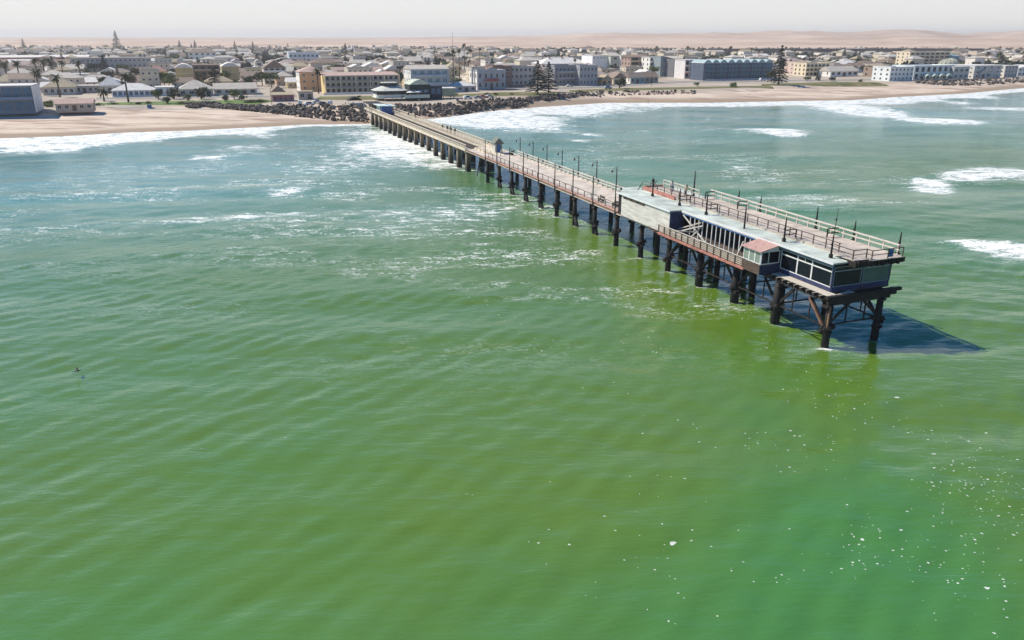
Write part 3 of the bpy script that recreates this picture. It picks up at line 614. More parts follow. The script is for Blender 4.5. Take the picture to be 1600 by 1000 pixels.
part('end_platform', MB().box(4.2, 8.8, -.6, -.01, TD-.09, TD-.01), terr)
part('notice_board', MB().box(6.55, 7.25, -.44, -.42, TD+.1, TD+.95), bluep)
# dark frames standing across the terrace edge
for s, wd, dr in ((33.3,1.62,1),(26.6,1.62,1),(10.6,1.62,1),(34.8,8.75,-1),(27.0,8.75,-1),(9.4,8.75,-1)):
    m = MB(); e = wd + dr*1.75
    for z in (TD+.45, TD+1.0): m.box(min(wd,e), max(wd,e), s-.06, s+.06, z, z+.10)
    m.box(e-.07, e+.07, s-.055, s+.055, TD, TD+1.101)
    m.build('bench_frame', darkwood, RB)
for s, wd, h in ((40.9,1.6,2.4),(33.3,1.6,2.5),(26.6,1.6,3.1),(17.8,1.35,3.0),(10.5,1.6,3.0),(2.7,1.6,2.6),(38.0,7.05,4.0),(29.5,8.95,2.4),(24.6,8.95,2.4),(13.6,8.95,3.0),(7.2,8.95,2.6),(0.5,8.95,2.8)):
    m = MB().tube([(wd,s,TZ+.01),(wd,s,TZ+h*.62),(wd,s,TZ+h)], [.12,.10,.055], 8)
    if wd != 1.35: m.box(wd-.16, wd+.16, s-.16, s+.16, TZ+.005, TZ+.42).box(wd-.2,wd+.02,s-.05,s+.05,TZ+1.5,TZ+1.62)
    m.build('standing_post', darkwood, RB)
part('antenna_mast', MB().tube([(1.62,2.7,TZ+2.5),(1.66,2.7,TZ+3.8),(1.72,2.7,TZ+5.6)], [.055,.04,.02], 6).box(1.56,1.76,2.65,2.75,TZ+4.2,TZ+4.4), lampmetal)
# stair from the deck up to the terrace
for i in range(12): part('stair_tread', MB().box(3.2, 5.6, 46.55+i*.29, 46.82+i*.29, TD-.30*(i+1)-.05, TD-.30*(i+1)), redpaint if i < 4 else terr)
for wd in (3.15, 5.65): part('stair_handrail', MB().bar((wd,46.5,TD+1.0),(wd,50.0,DZ+1.0),.08,.08).bar((wd,46.5,TD-.25),(wd,50.0,DZ+.05),.10,.2), darkwood)

# ================================================================== small things on the deck
def at(name, label, cat, wd, s, z=DZ, group=None): return thing(name, label, cat, J(wd, s, z), ROT, group)
bo = at('ticket_booth', 'small deck booth with flat white roof beside the terrace stair', 'booth', 3.0, 51.4)
MB().box(0,3.4,0,2.6,0,2.1).build('wall', mat('booth_green', (0.10,0.14,0.12), .7, .3, 1.5), bo); MB().box(-.4,3.9,-.5,3.2,2.1,2.25).build('roof', mint, bo)
MB().box(.5,1.5,-.05,.0,0.05,1.9).build('door', darkwood, bo); window(bo, 'y', -.03, 1.9, 3.1, 1.0, 1.9, .07)
hut = at('gabled_hut', 'narrow blue wooden hut with grey gabled roof standing on jetty deck', 'hut', 3.2, 117.0)
MB().box(0,1.9,0,1.9,0,2.5).build('wall', mat('hut_pale_wall', (0.52,0.53,0.47), .75, .2, 2), hut)
MB().box(.42,1.48,-.06,0,.06,2.35).build('door', bluep, hut)
for x in (.18, 1.72): MB().box(x-.11,x+.11,-.1,-.004,0,2.5).build('corner_post', railpale, hut)
rf = MB(); rf._add([(-.35,-.4,2.42),(.95,-.4,3.75),(2.25,-.4,2.42),(-.35,2.2,2.42),(.95,2.2,3.75),(2.25,2.2,2.42),(-.28,-.4,2.32),(2.18,-.4,2.32),(-.28,2.2,2.32),(2.18,2.2,2.32)], [(0,1,4,3),(1,2,5,4),(0,6,7,2,1),(3,4,5,9,8),(0,3,8,6),(2,7,9,5),(6,8,9,7)])
rf.build('roof', mat('hut_grey_roof', (0.16,0.17,0.14), .8, .3, 2), hut)
def bench(wd, s, label):
    b = at('deck_bench', label, 'bench', wd, s, DZ, 'benches on the jetty deck')
    for i in range(3): MB().box(i*.17, i*.17+.14, 0, 1.8, .42, .47).build('seat_slat', darkwood, b)
    for i in range(2): MB().box(.52, .57, 0, 1.8, .62+i*.2, .62+i*.2+.15).build('backrest_slat', darkwood, b)
    for y in (.2, 1.55): MB().box(0,.5,y,y+.07,0,.42).box(.5,.58,y,y+.07,0,.95).build('leg', darkwood, b)
bench(.2, 49.6, 'dark slatted bench on jetty deck near the whitewashed wall'); bench(0.0, 54.4, 'dark slatted bench by the brown railing short of the terrace stair')
bench(5.9, 113.0, 'dark slatted bench on the deck beside the gabled blue hut')
# lamp posts both sides of the open deck
def lamp_post():
    r = ob('lamp_post', None, None, (0,0,0), ROT)
    MB().tube([(0,0,-.9),(0,0,1.5),(0,0,4.35)], [.12,.11,.085], 8).build('pole', lampmetal, r)
    MB().tube([(0,0,3.75),(.35,0,3.98),(.75,0,3.95),(.95,0,3.72)], [.035]*4, 6).build('arm', lampmetal, r)
    MB().tube([(.95,0,3.76),(.95,0,3.66),(.95,0,3.42),(.95,0,3.30)], [.05,.16,.20,.05], 8).build('lamp_shade', lampmetal, r)
    return r
lp0 = lamp_post(); first = True
for side, wd in ((0, -1.12), (1, 7.62)):
    for k in range(6 if side == 0 else 8, 15):
        o = lp0 if first else copy_tree(lp0); first = False
        o.location = J(wd, SP*k - .35, DZ); o.rotation_euler = (0,0,ROT + (math.pi if side else 0))
        nth = ('first','second','third','fourth','fifth','sixth','seventh','eighth','ninth')[14-k]
        lb = 'dark hooked lamp post on the %s side, %s from the concrete jetty' % ('brown-railed' if side == 0 else 'pale-railed', nth)
        tag(o, lb, 'lamp post', 'lamp posts along the brown railing' if side == 0 else 'lamp posts along the pale railing')

# ================================================================== concrete jetty
CJ = thing('concrete_jetty', 'sand-coloured concrete jetty with balustrades running from beach to steel section', 'jetty', A0)
cp = MB()
for z0, z1, a0, a1, b0, b1 in ((-4,2.2,.62,.55,.80,.66),(2.2,4.35,.55,.50,.66,.60),(4.35,4.9,.50,.85,.60,.95)):
    cp._add([(-a0,-b0,z0),(a0,-b0,z0),(a0,b0,z0),(-a0,b0,z0),(-a1,-b1,z1),(a1,-b1,z1),(a1,b1,z1),(-a1,b1,z1)], [(3,2,1,0),(4,5,6,7),(0,1,5,4),(1,2,6,5),(2,3,7,6),(3,0,4,7)])
cpm = cp.mesh('pile', conc_pile)
cbm = MB().box(-.8, 7.2, -.55, .55, 4.9, 5.25).mesh('cross_beam', conc_pile)
CS = [128.5 + 7.6*k for k in range(17)]
for s in CS:
    ob('pile', cpm, CJ, (0, s, 0)); ob('pile', cpm, CJ, (6.3, s, 0)); ob('cross_beam', cbm, CJ, (0, s, 0))
C0, C1 = 127.4, 262.0
MB().box(-1.0, 0.35, C0, C1, 5.255, DZ-.02).build('edge_beam', conc, CJ)
MB().box(0.36, 4.55, C0+1, C1, 5.255, 5.38).build('lower_slab', darkwood, CJ)
MB().box(4.6, 7.3, C0, C1, 5.255, DZ).build('walkway_slab', conc, CJ)
MB().box(2.2, 2.5, C0+1, C1, 5.385, 5.62).build('pipe_duct', railbrown, CJ)
cpost = MB().box(-.08,.08,-.13,.13,0,.98).mesh('baluster', conc)
npost = 92
for wd, a, b in ((-0.86, C0+.2, C1-8), (4.72, C0+3, C1-24), (7.15, C0+3, C1-24)):
    n = npost if wd < 0 else 82
    for i in range(n):
        ob('baluster', cpost, CJ, (wd, a+(b-a)*i/(n-1), DZ if wd > 0 else DZ-.02))
    MB().box(wd-.13, wd+.13, a-.2, b+.2, DZ+.985, DZ+1.12).build('top_rail', conc, CJ)
    MB().box(wd-.05, wd+.05, a-.2, b+.2, DZ+.46, DZ+.56).build('middle_rail', conc, CJ)
    MB().box(wd-.12, wd+.12, a-.2, b+.2, DZ+.002, DZ+.12).build('bottom_rail', conc, CJ)
MB().box(4.6, 7.3, C0-.5, C0-.01, 5.0, DZ-.01).build('abutment', conc, CJ)
arch = [(-1.0,5.2)]+[(-.2+3.4-3.4*math.cos(math.pi*i/10)*1.0, 4.2+.95*math.sin(math.pi*i/10)) for i in range(11)]+[(7.3,5.2)]
MB().box(-1.0, 7.3, C0-.9, C0-.52, 4.9, 5.5).build('end_beam', conc_pile, CJ)

# blue kiosk and dark canopy at the shore end
kb = thing('blue_kiosk', 'bright blue kiosk with pale mint roof on shore end of concrete jetty', 'kiosk', J(0.4, 233.5, 5.4))
MB().box(0,3.9,0,9.5,0,3.0).build('wall', bluep, kb)
MB().box(-.03,-.002,2.6,9.4,0,2.9).build('side_panel', mat('kiosk_mint', (.50,.60,.55), .7, .15, 1), kb)
rk = MB(); rk._add([(-1.2,-.6,3.0),(5.4,-.6,2.7),(5.4,10.2,2.7),(-1.2,10.2,3.0),(-1.2,-.6,3.2),(5.4,-.6,2.9),(5.4,10.2,2.9),(-1.2,10.2,3.2)], [(3,2,1,0),(4,5,6,7),(0,1,5,4),(1,2,6,5),(2,3,7,6),(3,0,4,7)])
rk.build('roof', mat('kiosk_roof', (.56,.66,.60), .7, .12, 1), kb)
MB().box(3.9,3.95,2.5,3.6,0,2.1).build('door', darkwood, kb)
cn = thing('entrance_canopy', 'dark flat canopy on pale posts at landward end of concrete jetty', 'canopy', J(-1.2, 245, DZ-.3))
MB().box(-.2,5.5,0,16,2.5,2.75).build('roof', darkwood, cn)
for y in (.4, 5.2, 10.2, 15.4):
    for x in (.1, 5.1): MB().box(x-.1,x+.1,y-.1,y+.1,-1.5,2.5).build('post', railpale, cn)
MB().box(1.6,5.0,2,14,-.1,2.2).build('stall_wall', railbrown, cn)
# ------------------------------------------------------------------ town: colours
def wall(c):
    c = tuple(min(.8, v*1.14) if v > .3 else v for v in c)
    return mat('plaster_%02d_%02d_%02d' % tuple(int(v*99) for v in c), c, 0.85, 0.10, 0.35)
def roofm(c): return mat('roofing_%02d_%02d_%02d' % tuple(int(v*99) for v in c), c, 0.8, 0.16, 0.5, stretch=(1,1,1))
WHITE=(.68,.66,.61); CREAM=(.62,.53,.37); YEL=(.62,.48,.26); TAN=(.43,.34,.20); GREY=(.36,.36,.35); LGREY=(.54,.51,.46); BLUEG=(.27,.32,.36); TEAL=(.16,.25,.29); BRN=(.28,.19,.13); PEACH=(.60,.36,.22); BRICK=(.40,.20,.13); DGREY=(.19,.19,.20)
RT_T=(.36,.30,.20); RT_G=(.46,.42,.36); RT_P=(.43,.31,.26); RT_W=(.62,.60,.56); RT_D=(.22,.18,.15); RT_R=(.34,.19,.15); RT_B=(.24,.18,.14)
wglass = glassmat('town_window_glass', (0.022,0.027,0.034), 0.12, 0.3); bglass = glassmat('blue_window_glass', (0.06,0.14,0.23), 0.12, 0.35); tglass = glassmat('teal_window_glass', (0.12,0.24,0.30), 0.12, 0.35)
WIN = {}
def win_mesh(wd, h, fm, gl):
    k = (round(wd,1), round(h,1), fm.name, gl.name)
    if k not in WIN:
        w_, h_ = max(k[0],.4), max(k[1],.4); f = min(.12, w_*.12); m = MB()
        m.box(0,w_,-.07,-.004,0,f,0).box(0,w_,-.07,-.004,h_-f,h_,0).box(0,f,-.07,-.004,f,h_-f,0).box(w_-f,w_,-.07,-.004,f,h_-f,0)
        if w_ > 1.3: m.box(w_/2-.04,w_/2+.04,-.06,-.005,f,h_-f,0)
        m.face([(f,-.03,f),(w_-f,-.03,f),(w_-f,-.03,h_-f),(f,-.03,h_-f)],1)
        WIN[k] = m.mesh('window', [fm, gl])
    return WIN[k]
wframe = mat('window_frame_white', (0.62,0.61,0.58), .6, .08, 3); dframe = mat('window_frame_dark', (0.10,0.10,0.11), .6, .2, 3)
DOOR = {}
def door_mesh(wd, h, m_):
    k = (round(wd,1), round(h,1), m_.name)
    if k not in DOOR: DOOR[k] = MB().box(0,k[0],-.08,-.004,0,k[1]).mesh('door', m_)
    return DOOR[k]
FOOT = []
def roof_mesh(kind, W, D, h, rh, ov=.45, mi=0):
    m = MB()
    if kind == 'flat':
        m.box(-.25, W+.25, -.25, D+.25, h, h+.30)
    elif kind == 'parapet':
        m.box(-.12, W+.12, -.12, .25, h, h+rh).box(-.12, W+.12, D-.25, D+.12, h, h+rh).box(-.12,.25,.252,D-.252,h,h+rh).box(W-.25,W+.12,.252,D-.252,h,h+rh).box(.26,W-.26,.26,D-.26,h,h+.12)
    elif kind == 'hip':
        a = min(W, D)/2; r0, r1 = ((a, D/2), (W-a, D/2)) if W >= D else ((W/2, a), (W/2, D-a)); e = ov; z0 = h-.05
        v = [(-e,-e,z0),(W+e,-e,z0),(W+e,D+e,z0),(-e,D+e,z0),(-e,-e,z0+.16),(W+e,-e,z0+.16),(W+e,D+e,z0+.16),(-e,D+e,z0+.16),(r0[0],r0[1],h+rh),(r1[0]+.01,r1[1]+.01,h+rh)]
        f = [(3,2,1,0),(0,1,5,4),(1,2,6,5),(2,3,7,6),(3,0,4,7)]
        f += [(4,5,9,8),(5,6,9),(6,7,8,9),(7,4,8)] if W >= D else [(4,5,8),(5,6,9,8),(6,7,9),(7,4,8,9)]
        m._add(v, f)
    elif kind == 'gx':                         # ridge parallel to the front
        e = ov; m._add([(-e,-e,h-.15),(W+e,-e,h-.15),(W+e,D+e,h-.15),(-e,D+e,h-.15),(-e,D/2,h+rh),(W+e,D/2,h+rh)], [(3,2,1,0),(0,1,5,4),(2,3,4,5),(0,4,3),(1,2,5)])
    elif kind == 'gy':                         # gable to the front
        e = ov; m._add([(-e,-e,h-.15),(W+e,-e,h-.15),(W+e,D+e,h-.15),(-e,D+e,h-.15),(W/2,-e,h+rh),(W/2,D+e,h+rh)], [(3,2,1,0),(0,4,5,3),(1,2,5,4),(0,1,4),(2,3,5)])
    elif kind == 'barrel':
        n = 10; pts = [(-.3 + (W+.6)*i/n, h-.1 + rh*math.sin(math.pi*i/n)) for i in range(n+1)]
        v = [(x,-.4,z) for x,z in pts] + [(x,D+.4,z) for x,z in pts]
        f = [(i,i+1,n+2+i,n+1+i) for i in range(n)] + [tuple(range(n,-1,-1)), tuple(range(n+1,2*n+2)), (0,n+1,2*n+1,n)]
        m._add(v, f)
    elif kind == 'mono':
        e = .4; m._add([(-e,-e,h),(W+e,-e,h),(W+e,D+e,h+rh),(-e,D+e,h+rh),(-e,-e,h+.18),(W+e,-e,h+.18),(W+e,D+e,h+rh+.18),(-e,D+e,h+rh+.18)], [(3,2,1,0),(4,5,6,7),(0,1,5,4),(1,2,6,5),(2,3,7,6),(3,0,4,7)])
    return m
def building(label, x0, x1, yb, yt, D, roof='flat', rh=1.0, wc=WHITE, rc=RT_G, fl=1, nw=4, gl=None, fr=None, ww=.55, wh=.5, side=True, balc=None, base=None, door=None, name='house', cat='house', z0=ZG, left=0.0, sidec=None, pil=False, chim=None, skipw=()):
    p = P(x0, yb, z0); p.z = z0
    # width: walk along RT until the right corner reaches x1
    lo, hi = 0.5, 400.0
    for _ in range(40):
        md = (lo+hi)/2
        if Q(p + RT*md)[0] < x1: lo = md
        else: hi = md
    W = lo; f = Q(p)[2]; lo, hi = 0.5, 60.0
    for _ in range(40):
        md = (lo+hi)/2
        if Q(p + Vector((0,0,md)))[1] > yt: lo = md
        else: hi = md
    H = lo; gl = gl or wglass; fr = fr or wframe
    o = thing(name, label, cat, p); FOOT.append((toJ(p)[0]-2, toJ(p)[0]+W+2, toJ(p)[1]-2, toJ(p)[1]+D+2))
    MB().box(0, W, 0, D, -.6, H).build('wall', wall(wc), o)
    if sidec: 
        MB().box(-.05, -.002, .05, D-.05, 0, H-.05).build('side_wall', wall(sidec), o)
    if base: MB().box(-.03, W+.03, -.06, -.002, 0, min(.9, H*.2)).build('plinth', wall(base), o)
    r = roof_mesh(roof, W, D, H+.004, rh).build('roof', wall(wc) if roof == 'parapet' else roofm(rc), o)
    if roof in ('gy',) : pass
    if chim:
        for cx in chim: MB().box(W*cx-.5, W*cx+.5, D*.4, D*.4+.9, H, H+rh+1.0).build('chimney', roofm(RT_B), r)
    fh = H/fl
    for k in range(fl):
        zz = k*fh
        for i in range(nw):
            if (k, i) in skipw: continue
            cw = W/nw; bw = cw*ww; bh = fh*wh; x = cw*i + (cw-bw)/2
            if k == 0 and door is not None and i in (door if hasattr(door, '__len__') else (door,)):
                ob('door', door_mesh(bw, fh*.72, mat('door_wood', (.12,.09,.07), .7, .3, 2)), o, (x, 0, .02)); continue
            ob('window', win_mesh(bw, bh, fr, gl), o, (x, 0, zz + fh*(.55-wh/2)))
        if balc and k >= balc[0]:
            b = MB().box(W*balc[1], W*balc[2], -1.5, -.002, zz-.10, zz+.10).build('balcony', wall(balc[3] if len(balc) > 3 else wc), o)
            MB().box(W*balc[1], W*balc[2], -1.5, -1.42, zz+.104, zz+1.0).build('balustrade', wall(balc[4] if len(balc) > 4 else wc), b)
        if side:
            n2 = max(1, int(D/4.5)); xs = -0.0
            right = Q(p)[0] < 300
            for i in range(n2):
                cw = D/n2; bw = min(1.4, cw*.45); bh = fh*min(wh,.5)
                w_ = ob('window', win_mesh(bw, bh, fr, gl), o, (W if right else -.052 if sidec else 0, cw*i+cw/2+(-bw/2 if right else bw/2), zz+fh*.3))
                w_.rotation_euler = (0,0, math.pi/2 if right else -math.pi/2)
    if pil:
        n = nw
        for i in range(n+1): MB().box(W*i/n-.18, W*i/n+.18, -.22, -.003, 0, H-.02).build('pilaster', wall(pil), o)
    o['W'] = W; o['H'] = H; o['D'] = D
    return o
Bd = building
# ---- front and middle rows, as they stand behind the beach
b = Bd('blue glass two-storey apartment block with white end wall above the beach', -40,57,178,136,16,'flat',.5,(.17,.21,.26),RT_W,2,6,bglass,dframe,.86,.62,False,(1,0,1,(.20,.25,.29),(.18,.26,.32)),name='apartment_block',cat='building')
MB().box(b['W'], b['W']+.25, -.8, 16.2, 0, b['H']+.35).build('end_wall', wall(WHITE), b)
Bd('low beach pavilion with long faded pink roof beside blue apartments', 88,146,174,162,9,'gx',1.6,(.42,.33,.29),RT_P,1,5,door=2,name='beach_pavilion',cat='pavilion')
Bd('olive hip-roofed bungalow behind palms by the blue apartments', 68,118,149,137,16,'hip',4.5,(.50,.46,.40),RT_T,1,5,door=2)
Bd('olive-roofed house half hidden by palms at the town edge', -12,42,137,128,14,'hip',4.2,(.52,.48,.42),RT_T,1,4)
Bd('low grey shed-roofed house beside the olive bungalow', 119,156,146,135,12,'flat',.5,(.40,.36,.32),RT_G,1,4,door=1)
Bd('small pavilion house with steep white pyramid roof', 157,188,146,134,11,'hip',4.8,(.50,.49,.44),RT_W,1,3,door=1)
Bd('white-roofed villa with row of blue garage doors', 176,243,152,142,13,'hip',3.2,WHITE,RT_W,1,8,bglass,wframe,.72,.66,door=None)
Bd('white annexe with two tall blue doors beside the villa', 244,273,150,137,11,'flat',.6,WHITE,RT_W,1,2,bglass,wframe,.6,.7)
Bd('long grey three-storey apartment slab with regular small windows', 115,238,116,91,13,'flat',.5,(.38,.36,.34),RT_G,3,17,None,wframe,.42,.42,True,name='apartment_block',cat='building')
Bd('huge white-roofed warehouse behind the palms', -30,140,104,90,30,'gx',2.0,(.34,.12,.09),RT_W,1,7,ww=.2,wh=.3,side=False,name='warehouse',cat='warehouse')
Bd('pale gabled house in front of the warehouse', 6,56,109,98,14,'gx',3.0,(.36,.34,.30),RT_W,1,4)
Bd('cluster house with beige walls beside the slab of flats', 85,112,124,110,12,'hip',3,(.45,.40,.34),RT_T,1,3)
Bd('white flat-roofed house under the long grey slab', 106,160,126,116,12,'flat',.4,WHITE,RT_W,1,4,door=2)
Bd('low white courtyard house beside grey slab of flats', 196,228,127,117,12,'parapet',.7,(.58,.55,.50),RT_G,1,3)
Bd('yellow house with red tiled hip roof', 232,262,130,112,14,'hip',3.6,YEL,RT_R,2,3,door=1)
b = Bd('tan tower house with barrel roof and blank end wall, beside the red tiled roof', 277,303,133,106,18,'barrel',2.4,TAN,RT_W,3,1,ww=.01,wh=.01,side=False,name='barrel_roof_flats',cat='building')
for k in range(1,3): MB().box(-.03,b['W']+.03,-.1,-.003,b['H']*k/3-.12,b['H']*k/3+.12).build('string_course', wall(CREAM), b)
b = Bd('tan tower house with barrel roof and yellow side wall, beside the chalet', 349,376,131,104,18,'barrel',2.4,TAN,RT_W,3,1,ww=.01,wh=.01,side=True,sidec=YEL,name='barrel_roof_flats',cat='building')
for k in range(1,3): MB().box(-.03,b['W']+.03,-.1,-.003,b['H']*k/3-.12,b['H']*k/3+.12).build('string_course', wall(CREAM), b)
Bd('brown balconied flats between the two barrel-roofed towers', 304,346,128,102,15,'flat',.5,BRN,RT_D,3,4,None,dframe,.6,.55,False,(1,.05,.95,BRN,(.40,.36,.30)),name='apartment_block',cat='building')
Bd('grey hip-roofed house with pale ridge in front of barrel towers', 280,334,151,140,15,'hip',4.2,(.45,.42,.36),RT_G,1,4,door=2)
Bd('long low grey-roofed house beside the sloping street', 336,402,149,139,12,'gx',2.6,(.50,.47,.41),RT_G,1,5,door=3)
Bd('white four-storey chalet hotel with brown gable and balconies', 414,449,132,106,13,'gy',4.6,(.50,.47,.42),RT_B,4,4,None,dframe,.55,.5,False,(1,0,1,WHITE,WHITE),name='chalet_hotel',cat='hotel')
Bd('white mansard-roofed corner house with three storeys', 296,340,100,82,16,'hip',4.0,WHITE,RT_B,3,5,ww=.4)
Bd('low house with pink tiled hip roof behind barrel tower', 336,375,104,93,14,'hip',3.6,(.50,.45,.40),RT_P,1,3)
Bd('small barrel-vaulted grey house behind the chalet', 400,412,112,97,12,'barrel',2.4,LGREY,RT_G,2,1)
Bd('grey vaulted townhouse next to the blue-white terrace', 432,460,106,94,12,'barrel',2.4,LGREY,RT_G,2,3)
Bd('blue-white stepped terrace flats behind the pink-roofed hotel', 453,500,106,84,14,'parapet',1.2,(.56,.60,.62),RT_W,3,7,None,wframe,.5,.45,True,(1,0,1,(.56,.60,.62),WHITE),name='apartment_block',cat='building')
Bd('flat brown-topped house with white front by the blue-white terrace', 502,531,104,90,13,'flat',.6,(.42,.35,.29),RT_W,2,3)
Bd('painted beach kiosk with red and blue mural wall', 426,460,159,149,7,'mono',.8,(.30,.14,.15),RT_T,1,4,None,dframe,.3,.4,False,door=2,base=(.16,.18,.30),name='beach_kiosk',cat='kiosk')
Bd('small thatched peak house behind the painted kiosk', 424,447,151,144,8,'gy',3.2,(.38,.30,.22),RT_B,1,2)
Bd('plain beige changing house beside the painted kiosk', 467,490,156,144,7,'flat',.3,(.45,.40,.33),RT_T,1,2,door=1,side=False)
Bd('peach hotel wing with pink tiled roof and white side wall', 470,511,143,113,17,'hip',3.0,PEACH,RT_P,3,3,None,wframe,.3,.4,True,sidec=WHITE,name='hotel_wing',cat='hotel')
b = Bd('long yellow-ended three-level motel with pale pink roof and balconies', 509,624,147,119,14,'mono',1.2,(.40,.37,.31),RT_P,3,14,None,dframe,.52,.6,False,(1,0,1,(.45,.42,.36),(.30,.29,.27)),sidec=YEL,name='motel',cat='motel')
for i in range(6): MB().box(b['W']*i/5-.15,b['W']*i/5+.15,-1.8,-1.52,0,b['H']-.02).build('column', wall(CREAM), b)
MB().box(-2,b['W']+2,-7.0,-6.8,-.1,1.0).build('garden_wall', wall(WHITE), b)
b = Bd('grey-blue three-storey house with white end wall and big balconies', 643,702,145,108,16,'gx',1.8,(.36,.40,.43),RT_G,3,5,tglass,wframe,.62,.55,True,(1,.1,.9,(.36,.40,.43),(.42,.47,.50)),sidec=WHITE,name='apartment_block',cat='building')
Bd('long pink ridge roof of the hotel behind the yellow-ended motel', 520,600,123,112,12,'gx',3.0,BRICK,RT_P,1,8,side=False,name='hotel_wing',cat='hotel')
Bd('yellow gabled house among palms behind grey-blue flats', 701,722,119,104,12,'hip',3.4,YEL,RT_T,2,3)
Bd('low white-roofed bungalow group beside grey-blue flats', 704,744,144,135,10,'hip',2.2,(.40,.40,.39),RT_W,1,4,door=2)
b = Bd('grey two-storey classical house with pediment and red balcony', 746,790,141,112,14,'parapet',.9,(.34,.35,.36),RT_G,2,5,None,wframe,.42,.5,True,(1,.25,.75,(.33,.10,.08),(.33,.10,.08)),sidec=WHITE,door=2,name='classical_house',cat='house')
m = MB(); Wb = b['W']; Hb = b['H']; m._add([(Wb*.3,-.2,Hb+.9),(Wb*.7,-.2,Hb+.9),(Wb*.5,-.2,Hb+2.6),(Wb*.3,.3,Hb+.9),(Wb*.7,.3,Hb+.9),(Wb*.5,.3,Hb+2.6)], [(0,1,2),(5,4,3),(0,3,4,1),(1,4,5,2),(2,5,3,0)]); m.build('pediment', wall((.34,.35,.36)), b)
MB().box(-1.6,-.7,5,6.2,0,Hb+2.2).build('chimney', wall(GREY), b)
Bd('brick and white hotel with dark stair tower', 771,800,137,105,15,'parapet',.7,(.24,.15,.12),RT_G,3,2,None,wframe,.4,.45,True,name='hotel_wing',cat='hotel')
Bd('white three-storey hotel row above brick ground floor', 797,838,135,105,15,'parapet',.7,(.46,.41,.36),RT_G,3,6,None,wframe,.55,.5,False,base=BRICK,name='hotel_wing',cat='hotel')
Bd('long grey three-storey flats with white window bands behind two tall pines', 866,903,134,104,15,'parapet',.8,(.28,.28,.30),RT_W,3,6,None,wframe,.5,.45,True,(1,.1,.9,(.28,.28,.30),(.36,.36,.37)),name='apartment_block',cat='building')
Bd('grey corner flats with square windows beside the peach cottage', 905,933,134,104,14,'parapet',.8,(.33,.33,.34),RT_W,3,5,None,wframe,.5,.5,True,name='apartment_block',cat='building')
Bd('broad white hip roof with brick chimneys behind grey flats', 846,922,116,100,22,'hip',4.6,(.45,.41,.36),RT_W,2,8,chim=(.25,.5,.75,.92),side=False)
b = Bd('tall plain white building with small top windows behind gabled cottages', 925,952,116,87,20,'flat',.4,(.74,.73,.68),RT_W,4,5,None,dframe,.3,.25,False,name='white_block',cat='building',skipw=[(k,i) for k in (0,1,2) for i in range(5)])
Bd('pale green wing joined to tall plain white building', 953,968,116,87,18,'gx',2.2,(.50,.52,.44),RT_G,3,1,None,dframe,.3,.3,False,name='white_block',cat='building')
Bd('narrow white slab wing beside pale green wing', 969,978,116,87,15,'flat',.4,(.70,.69,.66),RT_W,2,1,side=False,name='white_block',cat='building')
Bd('brown condominium with deep stepped balconies', 984,1012,118,89,15,'gx',1.6,(.34,.27,.22),RT_B,4,2,None,dframe,.7,.6,True,(1,0,1,(.48,.42,.35),(.42,.36,.30)),name='condominium',cat='building')
b = Bd('peach gabled cottage at start of the cottage row', 940,956,133,124,8,'gy',2.6,PEACH,RT_T,1,2,door=0)
Bd('cream steep-gabled cottage next to peach cottage', 958,978,132,122,9,'gy',3.4,CREAM,RT_B,1,2,door=1)
Bd('blue-green cottage with grey gables', 985,1007,131,121,9,'gx',3.0,(.22,.33,.34),RT_D,1,3,door=1,sidec=WHITE)
Bd('grey gabled cottage at end of cottage row', 1008,1028,130,120,9,'gx',3.0,(.34,.31,.28),RT_B,1,3,door=1,sidec=WHITE)
Bd('white balconied flats beside slate-grey block', 1014,1030,119,90,13,'flat',.5,WHITE,RT_W,4,2,None,dframe,.6,.55,True,(1,0,1),name='apartment_block',cat='building')
Bd('slate-grey modern house with large white-framed windows', 1031,1051,120,90,14,'parapet',.8,(.25,.29,.30),RT_G,3,2,tglass,wframe,.5,.55,True,name='modern_house',cat='house')
Bd('dark slate townhouse with pale sloping roof', 1052,1069,121,92,14,'mono',1.6,(.16,.16,.17),RT_G,3,2,None,dframe,.5,.5,False,name='townhouse',cat='house')
b = Bd('white townhouse with red upper corner panel', 1069,1096,123,94,14,'flat',.4,(.58,.56,.54),RT_W,3,4,None,dframe,.62,.6,False,(1,0,1,(.45,.13,.11),WHITE),name='townhouse',cat='house')
MB().box(b['W']*.45,b['W']*.72,-.3,-.075,b['H']*.68,b['H']+.1).build('corner_panel', wall((.50,.08,.09)), b)
b = Bd('long blue glass apartment terrace with wavy vaulted roofline', 1098,1205,126,99,16,'flat',.4,(.085,.105,.15),RT_W,4,18,tglass,dframe,.74,.62,True,(1,0,1,(.10,.10,.16),(.13,.21,.26)),name='apartment_terrace',cat='building')
for i in range(9):
    ww_ = b['W']/9; q = roof_mesh('barrel', ww_-.7, 15.5, 0, 2.0).build('roof_vault', roofm((.30,.40,.42)), b); q.location = (ww_*i+.35, .1, b['H']+.31)
for i in range(7): MB().box(b['W']*i/6-.25,b['W']*i/6+.25,-1.7,-1.52,0,b['H']*.99).build('pier', wall((.09,.08,.13)), b)
MB().box(-1,b['W']+1,-5.2,-5.0,-.1,1.1).build('garden_wall', wall((.45,.45,.46)), b)
Bd('cream villa with rows of balconies behind the lawn', 1258,1294,119,100,14,'parapet',.8,CREAM,RT_W,3,6,None,dframe,.6,.6,True,(1,0,1,CREAM,CREAM),name='arcaded_villa',cat='villa')
Bd('pink stepped wing of the arcaded villa', 1240,1257,117,98,12,'parapet',.8,(.55,.42,.35),RT_P,3,3,ww=.4,name='villa_wing',cat='villa')
Bd('white-walled house with grey gabled roof beside cream villa', 1297,1340,120,111,13,'gx',3.2,WHITE,RT_G,1,5,door=2)
